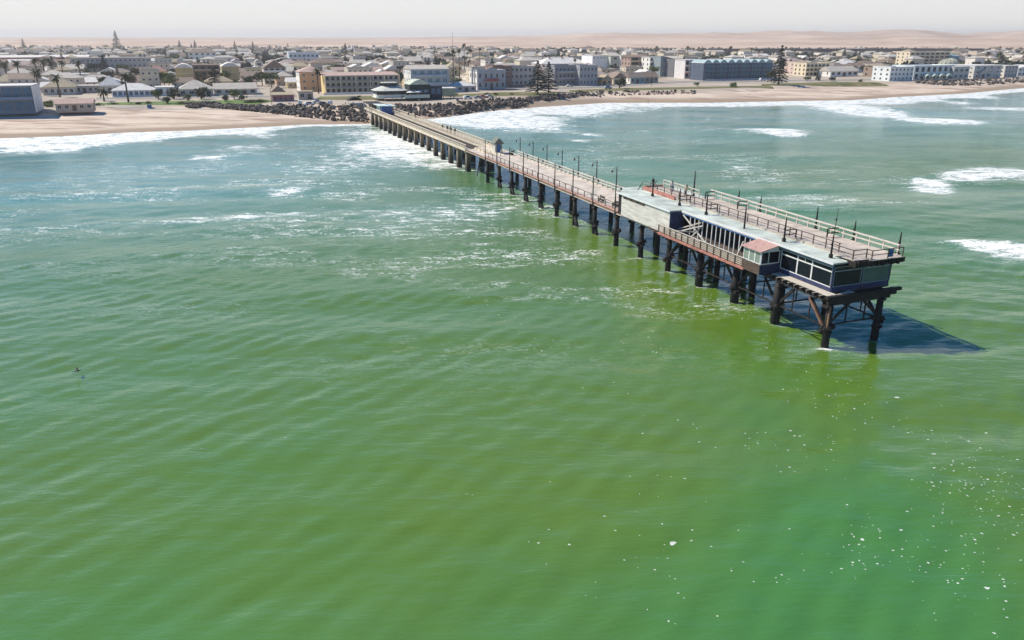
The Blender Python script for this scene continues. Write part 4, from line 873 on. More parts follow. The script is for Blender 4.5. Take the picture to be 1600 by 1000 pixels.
Bd('brown-roofed beach house near big dark shrub', 1368,1392,121,105,13,'mono',1.8,(.28,.21,.16),RT_T,2,3,None,dframe)
b = Bd('white curved seaside complex with two storeys of square windows', 1389,1425,127,106,16,'parapet',.7,(.60,.62,.60),RT_W,3,6,None,dframe,.34,.4,True,name='seaside_complex',cat='building')
b = Bd('white leisure hall with tall windows and green vaulted canopies', 1426,1488,125,104,20,'parapet',.7,(.58,.61,.59),RT_W,2,7,None,dframe,.5,.7,False,name='leisure_hall',cat='building')
for i in range(4):
    q = roof_mesh('barrel', 5.4, 5, 0, 1.6).build('canopy_vault', roofm((.38,.46,.40)), b); q.location = (6+i*6.6, -5.2, 2.6)
    MB().box(5.8+i*6.6, 6.2+i*6.6, -5.2, -4.8, 0, 2.55).build('canopy_post', wall(WHITE), b)
Bd('grey-green two-storey block beside leisure hall', 1488,1512,124,106,18,'parapet',.8,(.40,.43,.40),RT_G,2,3,name='seaside_block',cat='building')
b = Bd('cream stepped four-storey hotel with open balconies behind leisure hall', 1418,1480,108,82,16,'parapet',.8,(.66,.56,.40),RT_W,5,8,None,dframe,.66,.55,True,(1,0,1,(.66,.56,.40),(.60,.51,.37)),name='stepped_hotel',cat='hotel')
Bd('blue-green glass pavilion joined to stepped hotel', 1481,1496,107,88,12,'hip',2.5,(.12,.30,.38),(.20,.32,.34),3,2,tglass,name='glass_pavilion',cat='building')
dm = thing('ribbed_dome', 'ribbed grey-green dome roof between leisure hall and stepped hotel', 'dome', P(1480,112,ZG))
m = MB(); rr_ = 8.5
for i in range(16):
    a0, a1 = 2*math.pi*i/16, 2*math.pi*(i+1)/16
    for k in range(5):
        e0, e1 = math.pi/2*k/5, math.pi/2*(k+1)/5
        def sp(a, e, g=1.0): return (rr_*math.cos(e)*math.cos(a)*g, rr_*math.cos(e)*math.sin(a)*g, 6+rr_*.62*math.sin(e)*g)
        m.face([sp(a0,e0),sp(a1-.06,e0),sp(a1-.06,e1),sp(a0,e1)]); m.face([sp(a1-.06,e0),sp(a1,e0,1.04),sp(a1,e1,1.04),sp(a1-.06,e1)])
m.build('dome_shell', roofm((.34,.35,.28)), dm); MB().tube([(0,0,-.5),(0,0,6)], [8.6,8.6], 20).build('drum', wall((.45,.46,.40)), dm)
Bd('long plain grey holiday block behind the stone revetment', 1520,1562,123,103,26,'flat',.5,(.44,.43,.40),RT_W,3,4,None,dframe,.25,.3,True,sidec=(.60,.58,.52),name='holiday_block',cat='building')
Bd('grey end block of the holiday flats with closely set windows', 1568,1588,121,103,24,'flat',.5,(.33,.34,.34),RT_W,3,4,None,wframe,.35,.6,True,sidec=(.58,.56,.50),name='holiday_block',cat='building')
Bd('small grey bungalow with pointed roof before holiday block', 1531,1547,123,113,9,'gy',2.4,(.36,.39,.41),RT_G,1,2,door=0)
Bd('white vaulted row of chalets at the point', 1589,1640,119,106,14,'barrel',2.0,(.58,.60,.60),RT_W,2,8,name='chalet_row',cat='building')
# the seafood pavilion on stilts beside the jetty root
sp_ = thing('stilt_restaurant', 'white octagonal restaurant on stilts with dark blue tower beside jetty root', 'restaurant', P(590,163,3.2))
darkblue = wall((.02,.032,.055)); pale = wall((.56,.57,.52)); pgreen = wall((.40,.48,.42))
oct_ = [(0,3),(3,0),(12,0),(15,3),(15,12),(12,15),(3,15),(0,12)]
MB().prism(oct_, 2.6, 3.0).build('platform', pale, sp_)
MB().prism([(x*.94+.4,y*.94+.4) for x,y in oct_], 3.004, 4.1).build('parapet_wall', pale, sp_)
MB().prism([(x*.92+.6,y*.92+.6) for x,y in oct_], 4.104, 5.8).build('window_band', wglass, sp_)
m = MB(); n = 8; z1 = 5.85
m._add([(x*1.08-.6,y*1.08-.6,z1) for x,y in oct_]+[(7.5+(x-7.5)*.45,7.5+(y-7.5)*.45,z1+1.7) for x,y in oct_], [tuple(range(7,-1,-1)), tuple(range(8,16))]+[(i,(i+1)%8,8+(i+1)%8,8+i) for i in range(8)])
m.build('roof', roofm((.50,.51,.46)), sp_)
MB().prism([(7.5+(x-7.5)*.40,7.5+(y-7.5)*.40) for x,y in oct_], z1+1.704, z1+3.2).build('lantern', wglass, sp_)
MB().prism([(7.5+(x-7.5)*.5,7.5+(y-7.5)*.5) for x,y in oct_], z1+3.204, z1+3.5).build('lantern_roof', roofm((.50,.51,.46)), sp_)
for x, y in oct_ + [(7.5,1),(1,7.5)]: MB().box(x*.9+.6,x*.9+.95,y*.9+.6,y*.9+.95,-3,2.6).build('stilt', railpale, sp_)
MB().box(12,24,-4,9,2.6,3.0).build('terrace_deck', pgreen, sp_)
for i in range(7): MB().box(12+i*1.98,12.12+i*1.98,-4,-3.9,3,4.0).build('rail_post', whitef, sp_)
MB().box(12,24,-4.04,-3.9,4.004,4.12).build('terrace_rail', whitef, sp_); MB().box(12,24,-4.0,-3.96,3.0,3.9).build('terrace_screen', pgreen, sp_)
MB().box(16,26,2,12,-3,8.4).build('tower', wall((.016,.03,.03)), sp_)
q = roof_mesh('barrel', 9.6, 10, 0, 2.2).build('tower_vault', roofm((.46,.50,.40)), sp_); q.location = (16.2,2,8.42)
MB().box(26.02,32,2.6,12,-3,7.4).build('tower', darkblue, sp_)
for i in range(3): ob('window', win_mesh(2.2,1.4,dframe,tglass), sp_, (17+i*2.9,1.99,4.6))
for i in range(2): ob('window', win_mesh(2.0,2.6,dframe,bglass), sp_, (26.6+i*2.6,2.58,3.8))
MB().box(32.05,39,4,11,2.8,6.0).build('glass_room', glassmat('lantern_glass', (.20,.24,.17), .1, .7), sp_); MB().box(31.6,39.6,3.5,11.5,6.004,6.4).build('glass_room_roof', roofm(RT_W), sp_)
for x in (33,38.4): 
    for y in (4.5,10.5): MB().box(x-.15,x+.15,y-.15,y+.15,-3,2.8).build('stilt', wall(DGREY), sp_)
for i in range(12): MB().box(16+i*.85,16.2+i*.85,1.9,1.99,-2.5,2.0).build('screen_slat', darkblue, sp_)
for (x, y) in ((15.2,-1.6),(19.5,0.4)):
    u = thing('parasol', 'white parasol open on green terrace of stilt restaurant', 'parasol', sp_.location + RT*x + AX*y + Vector((0,0,3.0)), ROT, 'parasols on the stilt restaurant terrace')
    MB().tube([(0,0,0),(0,0,2.5)], .05, 6).build('pole', whitef, u)
    m = MB(); m._add([(2*math.cos(a*math.pi/4),2*math.sin(a*math.pi/4),2.1) for a in range(8)]+[(0,0,2.8)]+[(1.9*math.cos(a*math.pi/4),1.9*math.sin(a*math.pi/4),2.05) for a in range(8)], [(a,(a+1)%8,8) for a in range(8)]+[(9+a,9+(a+1)%8,(a+1)%8,a) for a in range(8)]); m.build('canopy', whitef, u)
FOOT.append((-12,60,268,330))

# ---- the rest of the town: houses on the street grid behind the front rows
hrng = random.Random(23)
def free(w0, w1, s0, s1): return all(w1 < a or w0 > b_ or s1 < c or s0 > d for a, b_, c, d in FOOT)
STY = [('grey hip-roofed', 'hip', RT_G, 2.6), ('olive hip-roofed', 'hip', RT_T, 2.8), ('white-roofed gabled', 'gx', RT_W, 2.2), ('dull pink hip-roofed', 'hip', (.38,.30,.26), 2.8), ('flat-roofed', 'parapet', RT_G, .7), ('brown gabled', 'gx', RT_B, 3.0), ('pale front-gabled', 'gy', RT_W, 2.8), ('dark-roofed', 'hip', RT_D, 2.6), ('rust-roofed', 'gx', RT_B, 2.4), ('grey gabled', 'gx', RT_G, 2.4)]
WCS = [('white', (.68,.63,.55)), ('cream', (.55,.48,.36)), ('beige', (.54,.45,.35)), ('grey', (.46,.43,.38)), ('peach', (.52,.36,.26)), ('yellow', (.55,.45,.27)), ('buff', (.48,.39,.28))]
HM = {}; NEAR = []
def generic(wd, s, W, D, H, st, wc, fl):
    W, D, H = round(W/2)*2, round(D/2)*2, round(H*2)/2
    p = J(wd, s, 0); p.z = gz(p)
    if ('w',W,D,H,wc[0]) not in HM: HM[('w',W,D,H,wc[0])] = MB().box(0,W,0,D,-.8,H).mesh('wall', wall(wc[1]))
    k = ('r',W,D,H,st[0])
    if k not in HM: HM[k] = roof_mesh(st[1], W, D, H+.004, st[3]*(.8+.05*min(W,D)/2)).mesh('roof', roofm(st[2]))
    storey = 'bungalow' if fl == 1 else 'two-storey house' if fl == 2 else 'block of flats'
    lb = '%s %s with %s walls on a town street behind the seafront' % (st[0], storey, wc[0])
    o = thing('town_house' if fl < 3 else 'town_flats', lb, 'house' if fl < 3 else 'building', p, ROT + hrng.choice((0,0,0,.04,-.05)), lb.replace(' with ', ' type with ').replace('on a town street behind the seafront', 'in the town'))
    ob('wall', HM[('w',W,D,H,wc[0])], o); ob('roof', HM[k], o)
    dist = p.y
    if dist < 900:
        n = max(2, int(W/3.2)); fh = H/fl
        for f_ in range(fl):
            for i in range(n): ob('window', win_mesh(1.3, 1.3, wframe, wglass), o, (W/n*(i+.5)-.65, 0, f_*fh+fh*.32))
            for i in range(max(1, int(D/4))):
                ob('window', win_mesh(1.2, 1.2, wframe, wglass), o, (0, D/max(1,int(D/4))*(i+.5)+.6, f_*fh+fh*.34)).rotation_euler = (0,0,-math.pi/2)
    FOOT.append((wd-1, wd+W+1, s-1, s+D+1)); NEAR.append((wd+W/2, s+D/2, '%s %s with %s walls' % (st[0], storey, wc[0])))
s = 405.0; cnt = 0; row = 0
TREESPOTS = []
while s < 1650:
    fct = 1 + max(0, (s-420))/620.0
    row += 1; wmax = 90 + 0.82*s; wmin = -(0.32*s + 20)
    wd = wmin + hrng.uniform(0, 20)
    while wd < wmax:
        W = hrng.uniform(10, 17)*(1+.25*(fct-1)); D = hrng.uniform(9, 14)*(1+.2*(fct-1)); fl = hrng.choices((1,2,3), (6,3.2,.9 if wd < 200 else .3))[0]
        H = (3.2, 6.2, 9.2)[fl-1]*hrng.uniform(.9,1.1)
        ss = s + hrng.uniform(-3, 3)
        q = Q(J(wd, ss, ZG))
        inview = -30 < q[0] < 1630
        thin = hrng.random() < (.95 if wd < 260 else .75 if s < 800 else .45)
        if inview and s > prom_s(wd)+118 and thin and free(wd, wd+W, ss, ss+D) and cnt < 300:
            generic(wd, ss, W, D, H, hrng.choice(STY) if fl < 3 else STY[4], hrng.choice(WCS), fl); cnt += 1
        elif inview and s > prom_s(wd)+112 and free(wd, wd+6, ss, ss+6): TREESPOTS.append((wd+3, ss+3))
        TREESPOTS.append((wd+W+hrng.uniform(1,4), ss+D*hrng.random()))
        wd += W + hrng.uniform(3, 12)*fct
    s += 26*fct
# the houses too far off to tell apart: one mass of roofs and walls
ft = MB(); pal = [wall(WCS[0][1]), wall(WCS[1][1]), wall(WCS[2][1]), roofm(RT_G), roofm(RT_T), roofm(RT_B), roofm((.46,.43,.38))]; nf = 0
for _ in range(5200):
    y = 620*(2450/620)**hrng.random(); x = hrng.uniform(-.70, .72)*y; wd, s = toJ((x, y))
    lim = 2300 if x < -.05*y else 1750
    if s < prom_s(wd)+150 or s > lim or nf > 900 or (x > .15*y and s > 1250): continue
    W = hrng.uniform(9, 20); D = hrng.uniform(9, 15); H = hrng.choice((3.4, 3.8, 6.5, 6.8, 9.5))
    if not free(wd-1, wd+W+1, s-1, s+D+1): continue
    FOOT.append((wd-1, wd+W+1, s-1, s+D+1)); nf += 1; z = gz(J(wd, s)); k = hrng.choice(('hip','gx','flat','hip')); rm = roof_mesh(k, W, D, H+.004, hrng.uniform(1.8,3)); wi = hrng.randrange(3); ri = 3+hrng.randrange(4)
    wb = MB().box(0, W, 0, D, -1, H)
    for mbx, mi in ((wb, wi), (rm, ri)):
        ft._add([tuple(J(wd+v[0], s+v[1], z+v[2])) for v in mbx.v], mbx.f, mi)
tag(ft.build('far_town', pal), 'mass of small far-off houses spreading inland behind the town', 'houses', kind='stuff')
# river bridge far to the right
bp0 = P(1105, 90, 4.0); bp1 = P(1535, 89, 4.0); bd = (bp1-bp0); bl = bd.length; ba = math.atan2(bd.y, bd.x)
RBD = thing('river_bridge', 'long low dark concrete bridge crossing dry river bed before the dunes', 'bridge', bp0, ba)
hb = 9.0
MB().box(0, bl, 0, 9, hb, hb+4.0).build('deck', wall((.13,.11,.10)), RBD)
for i in range(15):
    x = bl*i/14
    m = MB(); m.prism([(-6,0),(6,0),(6,8),(-6,8)], hb-1.5, hb-.01); m.prism([(-3,1),(3,1),(3,7),(-3,7)], -2, hb-1.5); m.box(-4.5,4.5,.5,7.5,hb-3.5,hb-1.51)
    m.build('pier', wall((.16,.13,.115)), RBD).location = (x,0,0)
# ------------------------------------------------------------------ vegetation
leaf_d = mat('dark_foliage', (0.045,0.055,0.028), .75, .45, .8, spec=.2); leaf_g = mat('green_foliage', (0.085,0.115,0.032), .75, .4, .8, spec=.2); leaf_p = mat('pine_foliage', (0.030,0.040,0.026), .75, .45, .8, spec=.2); palm_l = mat('palm_frond', (0.075,0.078,0.036), .7, .4, .8, spec=.25); bark = mat('bark', (0.11,0.085,0.062), .9, .3, 2); skirt_m = mat('dry_fronds', (0.14,0.10,0.065), .9, .35, 2)
def crown_mesh(seed, n=520, rx=1., rz=.8, lf=.20, m_=None):
    q = random.Random(seed); m = MB(); cl = [(Vector((q.gauss(0,.45)*rx, q.gauss(0,.45)*rx, q.uniform(-.45,.6)*rz)), q.uniform(.28,.5)) for _ in range(13)]
    for _ in range(n):
        c, r = q.choice(cl); d = Vector((q.gauss(0,1), q.gauss(0,1), q.gauss(0,1))).normalized(); p = c + d*r*q.uniform(.65,1.05)
        a = Vector((q.gauss(0,1), q.gauss(0,1), q.gauss(0,.6))).normalized(); b_ = a.cross(d if abs(a.dot(d)) < .95 else Vector((0,0,1))).normalized(); s_ = lf*q.uniform(.6,1.2)
        m.face([p-a*s_, p-b_*s_*.6, p+a*s_, p+b_*s_*.6])
    return m.mesh('crown', m_ or leaf_d)
crowns = [crown_mesh(i, 460, 1.0, .85, .17, leaf_d if i % 3 else leaf_g) for i in range(5)]
hedges = [crown_mesh(40+i, 420, 1.2, .55, .16, leaf_g) for i in range(3)]
trunk_me = MB().tube([(0,0,-.4),(.03,0,.3),(0,.03,.75),(.02,0,1.05)], [.085,.06,.05,.03], 6).tube([(0,0,.55),(.2,.1,.95)], [.035,.015], 5).tube([(0,0,.5),(-.2,-.12,.9)], [.035,.015], 5).mesh('trunk', bark)
bush_trunk = MB().tube([(0,0,-.2),(0,0,.35)], [.09,.05], 6).mesh('stem', bark)
def pine_mesh(seed, m_=leaf_p, lv=15):
    q = random.Random(seed); m = MB()
    for k in range(lv):
        t = k/(lv-1); z = .12+.86*t; R_ = (.30*(1-t)**.8+.025); nb = 6
        for j in range(nb):
            a = 2*math.pi*(j+.5*(k % 2))/nb + q.uniform(-.15,.15); d = Vector((math.cos(a), math.sin(a), 0)); sd = Vector((-d.y, d.x, 0)); L_ = R_*q.uniform(.8,1.1); dr = q.uniform(-.02,.05)
            for i in range(7):
                u = (i+.6)/7; c = Vector((0,0,z)) + d*L_*u + Vector((0,0,dr*u - .05*u*u)); w_ = .035*(1-.45*u)+.012; l_ = L_/7*.75
                tilt = Vector((0,0,q.uniform(-.012,.02)))
                m.face([c-d*l_-sd*w_*.6+tilt, c-sd*w_, c+d*l_, c+sd*w_+tilt])
                m.face([c-d*l_*.7, c+Vector((0,0,.028))+sd*w_*.3, c+d*l_*.8, c-Vector((0,0,.015))])
    return m.mesh('crown', m_)
pines = [pine_mesh(i) for i in range(3)]
pine_trunk = MB().tube([(0,0,-.02),(0,0,.5),(0,0,1.0)], [.018,.011,.002], 7).mesh('trunk', bark)
def palm_crown(seed, n=40, L_=3.0, droop=1.0):
    q = random.Random(seed); m = MB()
    for i in range(n):
        a = q.uniform(0,6.283); el = q.uniform(-.35,1.35); d = Vector((math.cos(a), math.sin(a), 0)); sd = Vector((-d.y,d.x,0)); pts = []; L1 = L_*q.uniform(.8,1.1)
        p = Vector((0,0,0)); e = el
        for k in range(6): pts.append(p.copy()); p = p + (d*math.cos(e)+Vector((0,0,math.sin(e))))*L1/5; e -= .30*droop
        for k in range(5):
            w0 = .34*math.sin(math.pi*min(1,(k+.35)/5.6)); w1 = .34*math.sin(math.pi*min(1,(k+1.35)/5.6)) if k < 4 else .02
            dn = Vector((0,0,-.16))
            for sg in (1,-1): m.face([pts[k], pts[k+1], pts[k+1]+sd*sg*w1+dn, pts[k]+sd*sg*w0+dn])
    return m.mesh('crown', palm_l)
palmc = [palm_crown(i) for i in range(3)]; fanc = [palm_crown(10+i, 34, 1.5, 1.25) for i in range(2)]
def gp(x, y, z=ZG):
    p = P(x, y, z)
    z_ = z
    for _ in range(10): z_ = .5*z_ + .5*max(gz(p), 0); p = P(x, y, z_)
    return p
def gpoint(x, y, z=ZG): p = P(x, y, z); p.z = gz(p); return p
def hpx(p, dy): return dy*Q(p)[2]/FPX/cP
def tree(kind, p, h, label, group=None, seed=0, fat=1.0):
    o = thing({'pine':'pine_tree','palm':'palm_tree','fan':'fan_palm','round':'leafy_tree','bush':'bush','hedge':'shrub'}[kind], label, 'tree' if kind not in ('bush','hedge') else 'shrub', p, random.uniform(0,6), group)
    if kind == 'pine': ob('trunk', pine_trunk, o, None, None, (h*1.6,h*1.6,h)); ob('crown', pines[seed % 3], o, None, None, (h*fat,h*fat,h))
    elif kind in ('palm','fan'):
        r = .38 if kind == 'palm' else .24; key = ('pt', kind, round(h))
        if key not in HM: HM[key] = MB().tube([(0,0,-.4),(0.05,0,round(h)*.4),(0,0,round(h)*.9),(0,0,round(h))], [r*1.3,r,r*.9,r*1.5], 8).mesh('trunk', bark)
        ob('trunk', HM[key], o); ob('crown', (palmc if kind == 'palm' else fanc)[seed % 2], o, (0,0,round(h)), None, fat)
    elif kind == 'round': ob('trunk', trunk_me, o, None, None, h*.55); ob('crown', crowns[seed % 5], o, (0,0,h*.66), None, (h*.42*fat,h*.42*fat,h*.42))
    elif kind == 'bush': ob('stem', bush_trunk, o, None, None, h); ob('crown', crowns[seed % 5], o, (0,0,h*.48), None, (h*.62*fat,h*.62*fat,h*.60))
    else: ob('stem', bush_trunk, o, None, None, h); ob('crown', hedges[seed % 3], o, (0,0,h*.4), None, (h*1.4*fat,h*.9*fat,h*.8))
    return o
def T(kind, x, y, dy, label, group=None, seed=0, fat=1.0):
    p = gpoint(x, y); return tree(kind, p, hpx(p, dy), label, group, seed, fat)
T('pine',840,147,46,'tallest of two dark conifers on the lawn, beside the boulders',None,0,1.25); T('pine',857,144,42,'shorter of two dark conifers on the lawn before grey flats',None,1,1.25)
T('pine',1216,133,55,'tall whorled conifer with heavy dark lower branches beside blue glass terrace',None,2,.85); T('round',1205,129,17,'dense dark round tree under the tall whorled conifer',None,1,1.3)
for x, y, dy in ((63,150,33),(94,152,28),(163,158,14),(201,160,34),(498,146,30)): 
    T('palm', x, y, dy, {63:'thick date palm behind the blue glass apartments',94:'spreading date palm in front of olive bungalow',163:'young short palm by the pink-roofed pavilion',201:'bushy date palm on lawn before the white-roofed villa',498:'large date palm at corner of the yellow-ended motel'}[x], None, x, 1.15)
for x, y, dy in ((3,134,30),(14,134,28),(33,134,30),(60,127,28),(72,127,26),(84,127,26),(100,124,22),(128,130,26)): T('palm', x, y, dy, 'shaggy palm in the row before the white-roofed warehouse', 'palms before the warehouse', x, 1.2)
for x, y, dy in ((709,130,45),(718,128,44),(726,118,43),(735,118,35),(750,112,32)): T('fan', x, y, dy, 'tall slender fan palm rising behind the grey-blue flats', 'slender palms behind the grey-blue flats', x, 1.3)
for x, y, dy in ((1073,98,22),(1082,98,19),(1139,104,27),(1172,102,23),(1184,102,20)): T('fan', x, y, dy, 'slender fan palm rising behind the blue glass terrace', 'palms behind the blue glass terrace', x, 1.5)
for x, y, dy in ((1541,102,16),(1560,103,15)): T('palm', x, y, dy, 'palm standing against the sand behind the holiday block', 'palms behind the holiday block', x, 1.5)
T('pine',184,80,28,'tallest lacy conifer standing above the roofs of the far town',None,2,.9)
for i, (x, y, dy) in enumerate(((38,78,20),(162,78,10),(306,80,20),(282,82,22),(368,82,20),(396,80,18),(541,94,30),(552,92,20),(680,92,22),(300,80,14),(422,80,12),(450,78,12))): T('pine', x, y, dy*.78, 'dark conifer pointing above the far town roofs', 'conifers above the town roofs', i, .9)
for i, (x, y, dy) in enumerate(((248,155,14),(272,155,17),(262,162,11),(294,157,10),(352,159,10),(366,155,14),(315,155,18),(378,157,9),(1010,127,9),(968,138,15),(1089,135,6))):
    T('bush', x, y, dy, {248:'round dark bush beside the blue garage doors of the villa',272:'tall dark bush before the annexe with two blue doors',262:'low rounded bush at sand edge before the annexe',294:'small bush before grey hip-roofed house with pale ridge',352:'ball-shaped bush before the long low grey-roofed house',366:'spreading bush beside the sloping street corner',315:'largest green-topped bush before the hip-roofed house',378:'smallest bush at the street end of the grass strip',1010:'low bush before the blue-green cottage',968:'windswept tree-like shrub before cream steep-gabled cottage',1089:'dark mounded bush on lawn before white townhouse'}[x], None, i)
T('hedge',1147,136,7,'bright green mounded shrub on sand in front of blue glass terrace'); T('hedge',1345,128,4,'low dark shrub at end of the lawn by white gabled house'); T('round',1352,119,16,'big dark spreading shrub tree beside white gabled house',None,2,1.5)
for i, (x, y) in enumerate(((1262,127),(1278,126),(1300,127))): T('bush', x, y, 7, 'small clipped tree on lawn before the cream villa', 'clipped trees before the arcaded villa', i)
for i, (x, y, dy) in enumerate(((155,165,4),(178,163,4),(215,163,4),(232,162,4),(285,163,5),(305,163,5),(325,162,4),(340,163,4),(360,163,4),(392,161,5),(405,160,6),(75,167,6),(80,163,6))): T('hedge', x, y, dy, 'low green succulent clump on the seafront grass strip', 'ground cover clumps on the grass strip', i, 1.2)
for i, (x, y, dy) in enumerate(((640,128,8),(698,150,10),(560,152,3),(585,150,3),(760,148,4),(775,148,4),(905,144,3),(800,148,3))): T('hedge', x, y, dy, {640:'leafy shrub behind the stilt restaurant roof',698:'yellowish tall shrub beside the glass room of stilt restaurant',560:'scrubby plants on lawn before motel middle',585:'scrubby plants on lawn next to octagonal restaurant',760:'low shrub on lawn behind the red parked car',775:'low shrub on lawn before classical house',905:'low shrub at start of the stone line',800:'low shrub on the lawn before brick hotel'}[x], None, i)
trng = random.Random(3); nt_ = 0
for (wd, s) in TREESPOTS:
    if nt_ >= 285: break
    p = J(wd, s, 0); q = Q(J(wd, s, ZG))
    if not (-10 < q[0] < 1610) or trng.random() > .62 or s < prom_s(wd)+112: continue
    if not free(wd-.5, wd+.5, s-.5, s+.5): continue
    p.z = gz(p); k = trng.choices(('round','bush','pine','fan'), (6,3,1,.7))[0]; nt_ += 1
    h = {'round':trng.uniform(5,9.5),'bush':trng.uniform(2.5,4.5),'pine':trng.uniform(9,15),'fan':trng.uniform(8,13)}[k]*(1+.25*(s > 900))
    tree(k, p, h, {'round':'dusty olive street tree','bush':'garden bush','pine':'garden conifer','fan':'slim palm'}[k] + ' beside ' + min(NEAR, key=lambda e: (e[0]-wd)**2+(e[1]-s)**2)[2], {'round':'street trees in the town','bush':'garden bushes in the town','pine':'garden conifers in the town','fan':'slim palms in the town'}[k], trng.randrange(9), trng.uniform(.9,1.4))
# belt of far trees towards the river: one mass
m = MB(); q = random.Random(77)
for i in range(5600):
    d = 750*(2450/750)**q.random(); x = q.uniform(-.70,.74)*d
    if x > -.05*d and d > 2100 or not free(toJ((x,d))[0]-1, toJ((x,d))[0]+1, toJ((x,d))[1]-1, toJ((x,d))[1]+1): continue
    if q.random() < .45*(fbm(np.array(x*.006), np.array(d*.006), 3, 4) < .42): continue
    r = q.uniform(2.4,5.5); z = gz((x,d)); c = Vector((x,d,z+r*.75))
    for k in range(10):
        a = Vector((q.gauss(0,1),q.gauss(0,1),q.gauss(0,.7))).normalized(); b_ = a.cross(Vector((q.gauss(0,1),q.gauss(0,1),q.gauss(0,1)))).normalized(); o_ = Vector((q.gauss(0,.5)*r,q.gauss(0,.5)*r,q.gauss(0,.3)*r)); s_ = r*.6
        m.face([c+o_-a*s_, c+o_-b_*s_, c+o_+a*s_, c+o_+b_*s_])
tag(m.build('far_trees', leaf_d), 'belt of dusty trees along the dry river behind the town', 'trees', kind='stuff')

# ------------------------------------------------------------------ lawns, road, promenade: thin sheets laid on the ground
def sheet(name, pts, m_, lift, label, cat='', n=26):
    ws = [toJ(P(x, y, ZG)) for x, y in pts]
    me = bpy.data.meshes.new(name); bm_ = bmesh.new()
    vs = [bm_.verts.new((*(J(a, b_))[:2], 0)) for a, b_ in ws]; f = bm_.faces.new(vs)
    bmesh.ops.triangulate(bm_, faces=[f]); bmesh.ops.subdivide_edges(bm_, edges=bm_.edges[:], cuts=6, use_grid_fill=True); bmesh.ops.subdivide_edges(bm_, edges=bm_.edges[:], cuts=1, use_grid_fill=True)
    for v in bm_.verts: v.co.z = gz(v.co)+lift+.03
    bmesh.ops.recalc_face_normals(bm_, faces=bm_.faces[:])
    if sum(f_.normal.z for f_ in bm_.faces) < 0: bmesh.ops.reverse_faces(bm_, faces=bm_.faces[:])
    bm_.to_mesh(me); bm_.free(); me.materials.append(m_); return tag(ob(name, me), label, cat or name, kind='structure')
grass = mat('seafront_grass', (0.13,0.155,0.035), .9, .4, .12, col2=(0.20,0.17,0.07)); lush = mat('lush_groundcover', (0.10,0.16,0.03), .9, .45, .2); tarm = mat('pale_asphalt', (0.24,0.225,0.205), .85, .15, .1); pav = mat('promenade_paving', (0.40,0.35,0.29), .85, .15, .1)
sheet('lawn', [(70,164),(150,164),(300,164),(405,162),(440,157),(400,156),(270,158),(150,161),(80,160)], lush, .05, 'strip of lush green ground cover along the seafront path')
sheet('lawn', [(492,156),(600,156),(600,150),(500,151)], grass, .05, 'yellow-green lawn before the motel and jetty root')
sheet('lawn', [(700,151),(780,150),(860,148),(880,145),(790,144),(705,148)], grass, .05, 'yellow-green lawn round the two tall conifers')
sheet('lawn', [(890,144),(960,142),(1090,139),(1210,136),(1200,134),(1080,136),(960,138),(890,141)], grass, .05, 'thin dry lawn strip before the cottages')
sheet('lawn', [(1190,134),(1260,133),(1390,130.5),(1385,129),(1300,128),(1190,131.5)], grass, .05, 'green lawn strip before the arcaded villa')
sheet('road', [(150,155),(400,152),(470,150.5),(470,148.5),(400,149.8),(150,152.6)], tarm, .03, 'pale seafront road before the houses')
sheet('road', [(398,150),(412,150),(396,126),(386,126)], tarm, .034, 'pale street climbing inland past the chalet hotel')
sheet('road', [(730,143),(940,137.5),(1060,129.5),(1400,125),(1400,123.5),(1060,127),(940,134.6),(730,140.6)], tarm, .03, 'pale seafront road before the grey flats and glass terrace')
sheet('promenade', [(150,167.5),(400,165.2),(400,164.2),(150,166)], pav, .03, 'paved seafront promenade above the beach')

# ------------------------------------------------------------------ boulders of the revetments
rock_m = [mat('dark_boulder', (0.058,0.050,0.044), .85, .45, .9, .5, 3), mat('brown_boulder', (0.115,0.09,0.07), .85, .4, .9, .5, 3), mat('grey_boulder', (0.17,0.15,0.135), .85, .35, .9, .5, 3)]
def rock_me(seed, m_):
    bm_ = bmesh.new(); bmesh.ops.create_icosphere(bm_, subdivisions=2, radius=1.0); q = random.Random(seed); cuts = [(Vector((q.gauss(0,1),q.gauss(0,1),q.gauss(0,1))).normalized(), q.uniform(.55,.9)) for _ in range(9)]
    for v in bm_.verts:
        for n_, d in cuts:
            e = v.co.dot(n_)-d
            if e > 0: v.co -= n_*e
        v.co.z *= .78
    me = bpy.data.meshes.new('boulder'); bm_.to_mesh(me); bm_.free(); me.materials.append(m_); return me
rocks = [rock_me(i, rock_m[(0,0,1,1,2,0)[i]]) for i in range(6)]
def poly_pts(n, px, z0, z1, q):
    out = []
    for _ in range(n):
        t = q.random()*(len(px)-1); i = min(int(t), len(px)-2); f = t-i
        x = px[i][0]*(1-f)+px[i+1][0]*f; yt_ = px[i][1]*(1-f)+px[i+1][1]*f; yb_ = px[i][2]*(1-f)+px[i+1][2]*f; u = q.random()
        a = toJ(gp(x, yt_)); b_ = toJ(gp(x, yb_)); wd = a[0]*(1-u)+b_[0]*u; s = a[1]*(1-u)+b_[1]*u
        out.append((wd, s, z1*(1-u)+z0*u))
    return out
q = random.Random(5); RK = []
spec = [(1100, [(292,165,166),(320,164.5,168),(345,164.5,170),(370,164.5,172),(400,164,175),(440,164,179),(480,164,185),(530,164,190),(574,164,191)], .5, 4.3, .92, 0), (820, [(600,168,186),(640,163,183),(690,161.5,182),(740,160,176),(800,154,168),(860,148.5,157),(900,146.5,151)], .6, 4.3, .92, 1),
        (150, [(900,145,150),(940,143.5,150),(1000,143,148),(1090,143,147)], 2.4, 4.3, .85, 2), (260, [(1430,126,130),(1480,126,134),(1530,124,134),(1600,122,129)], 1.2, 4.3, 1.15, 3)]
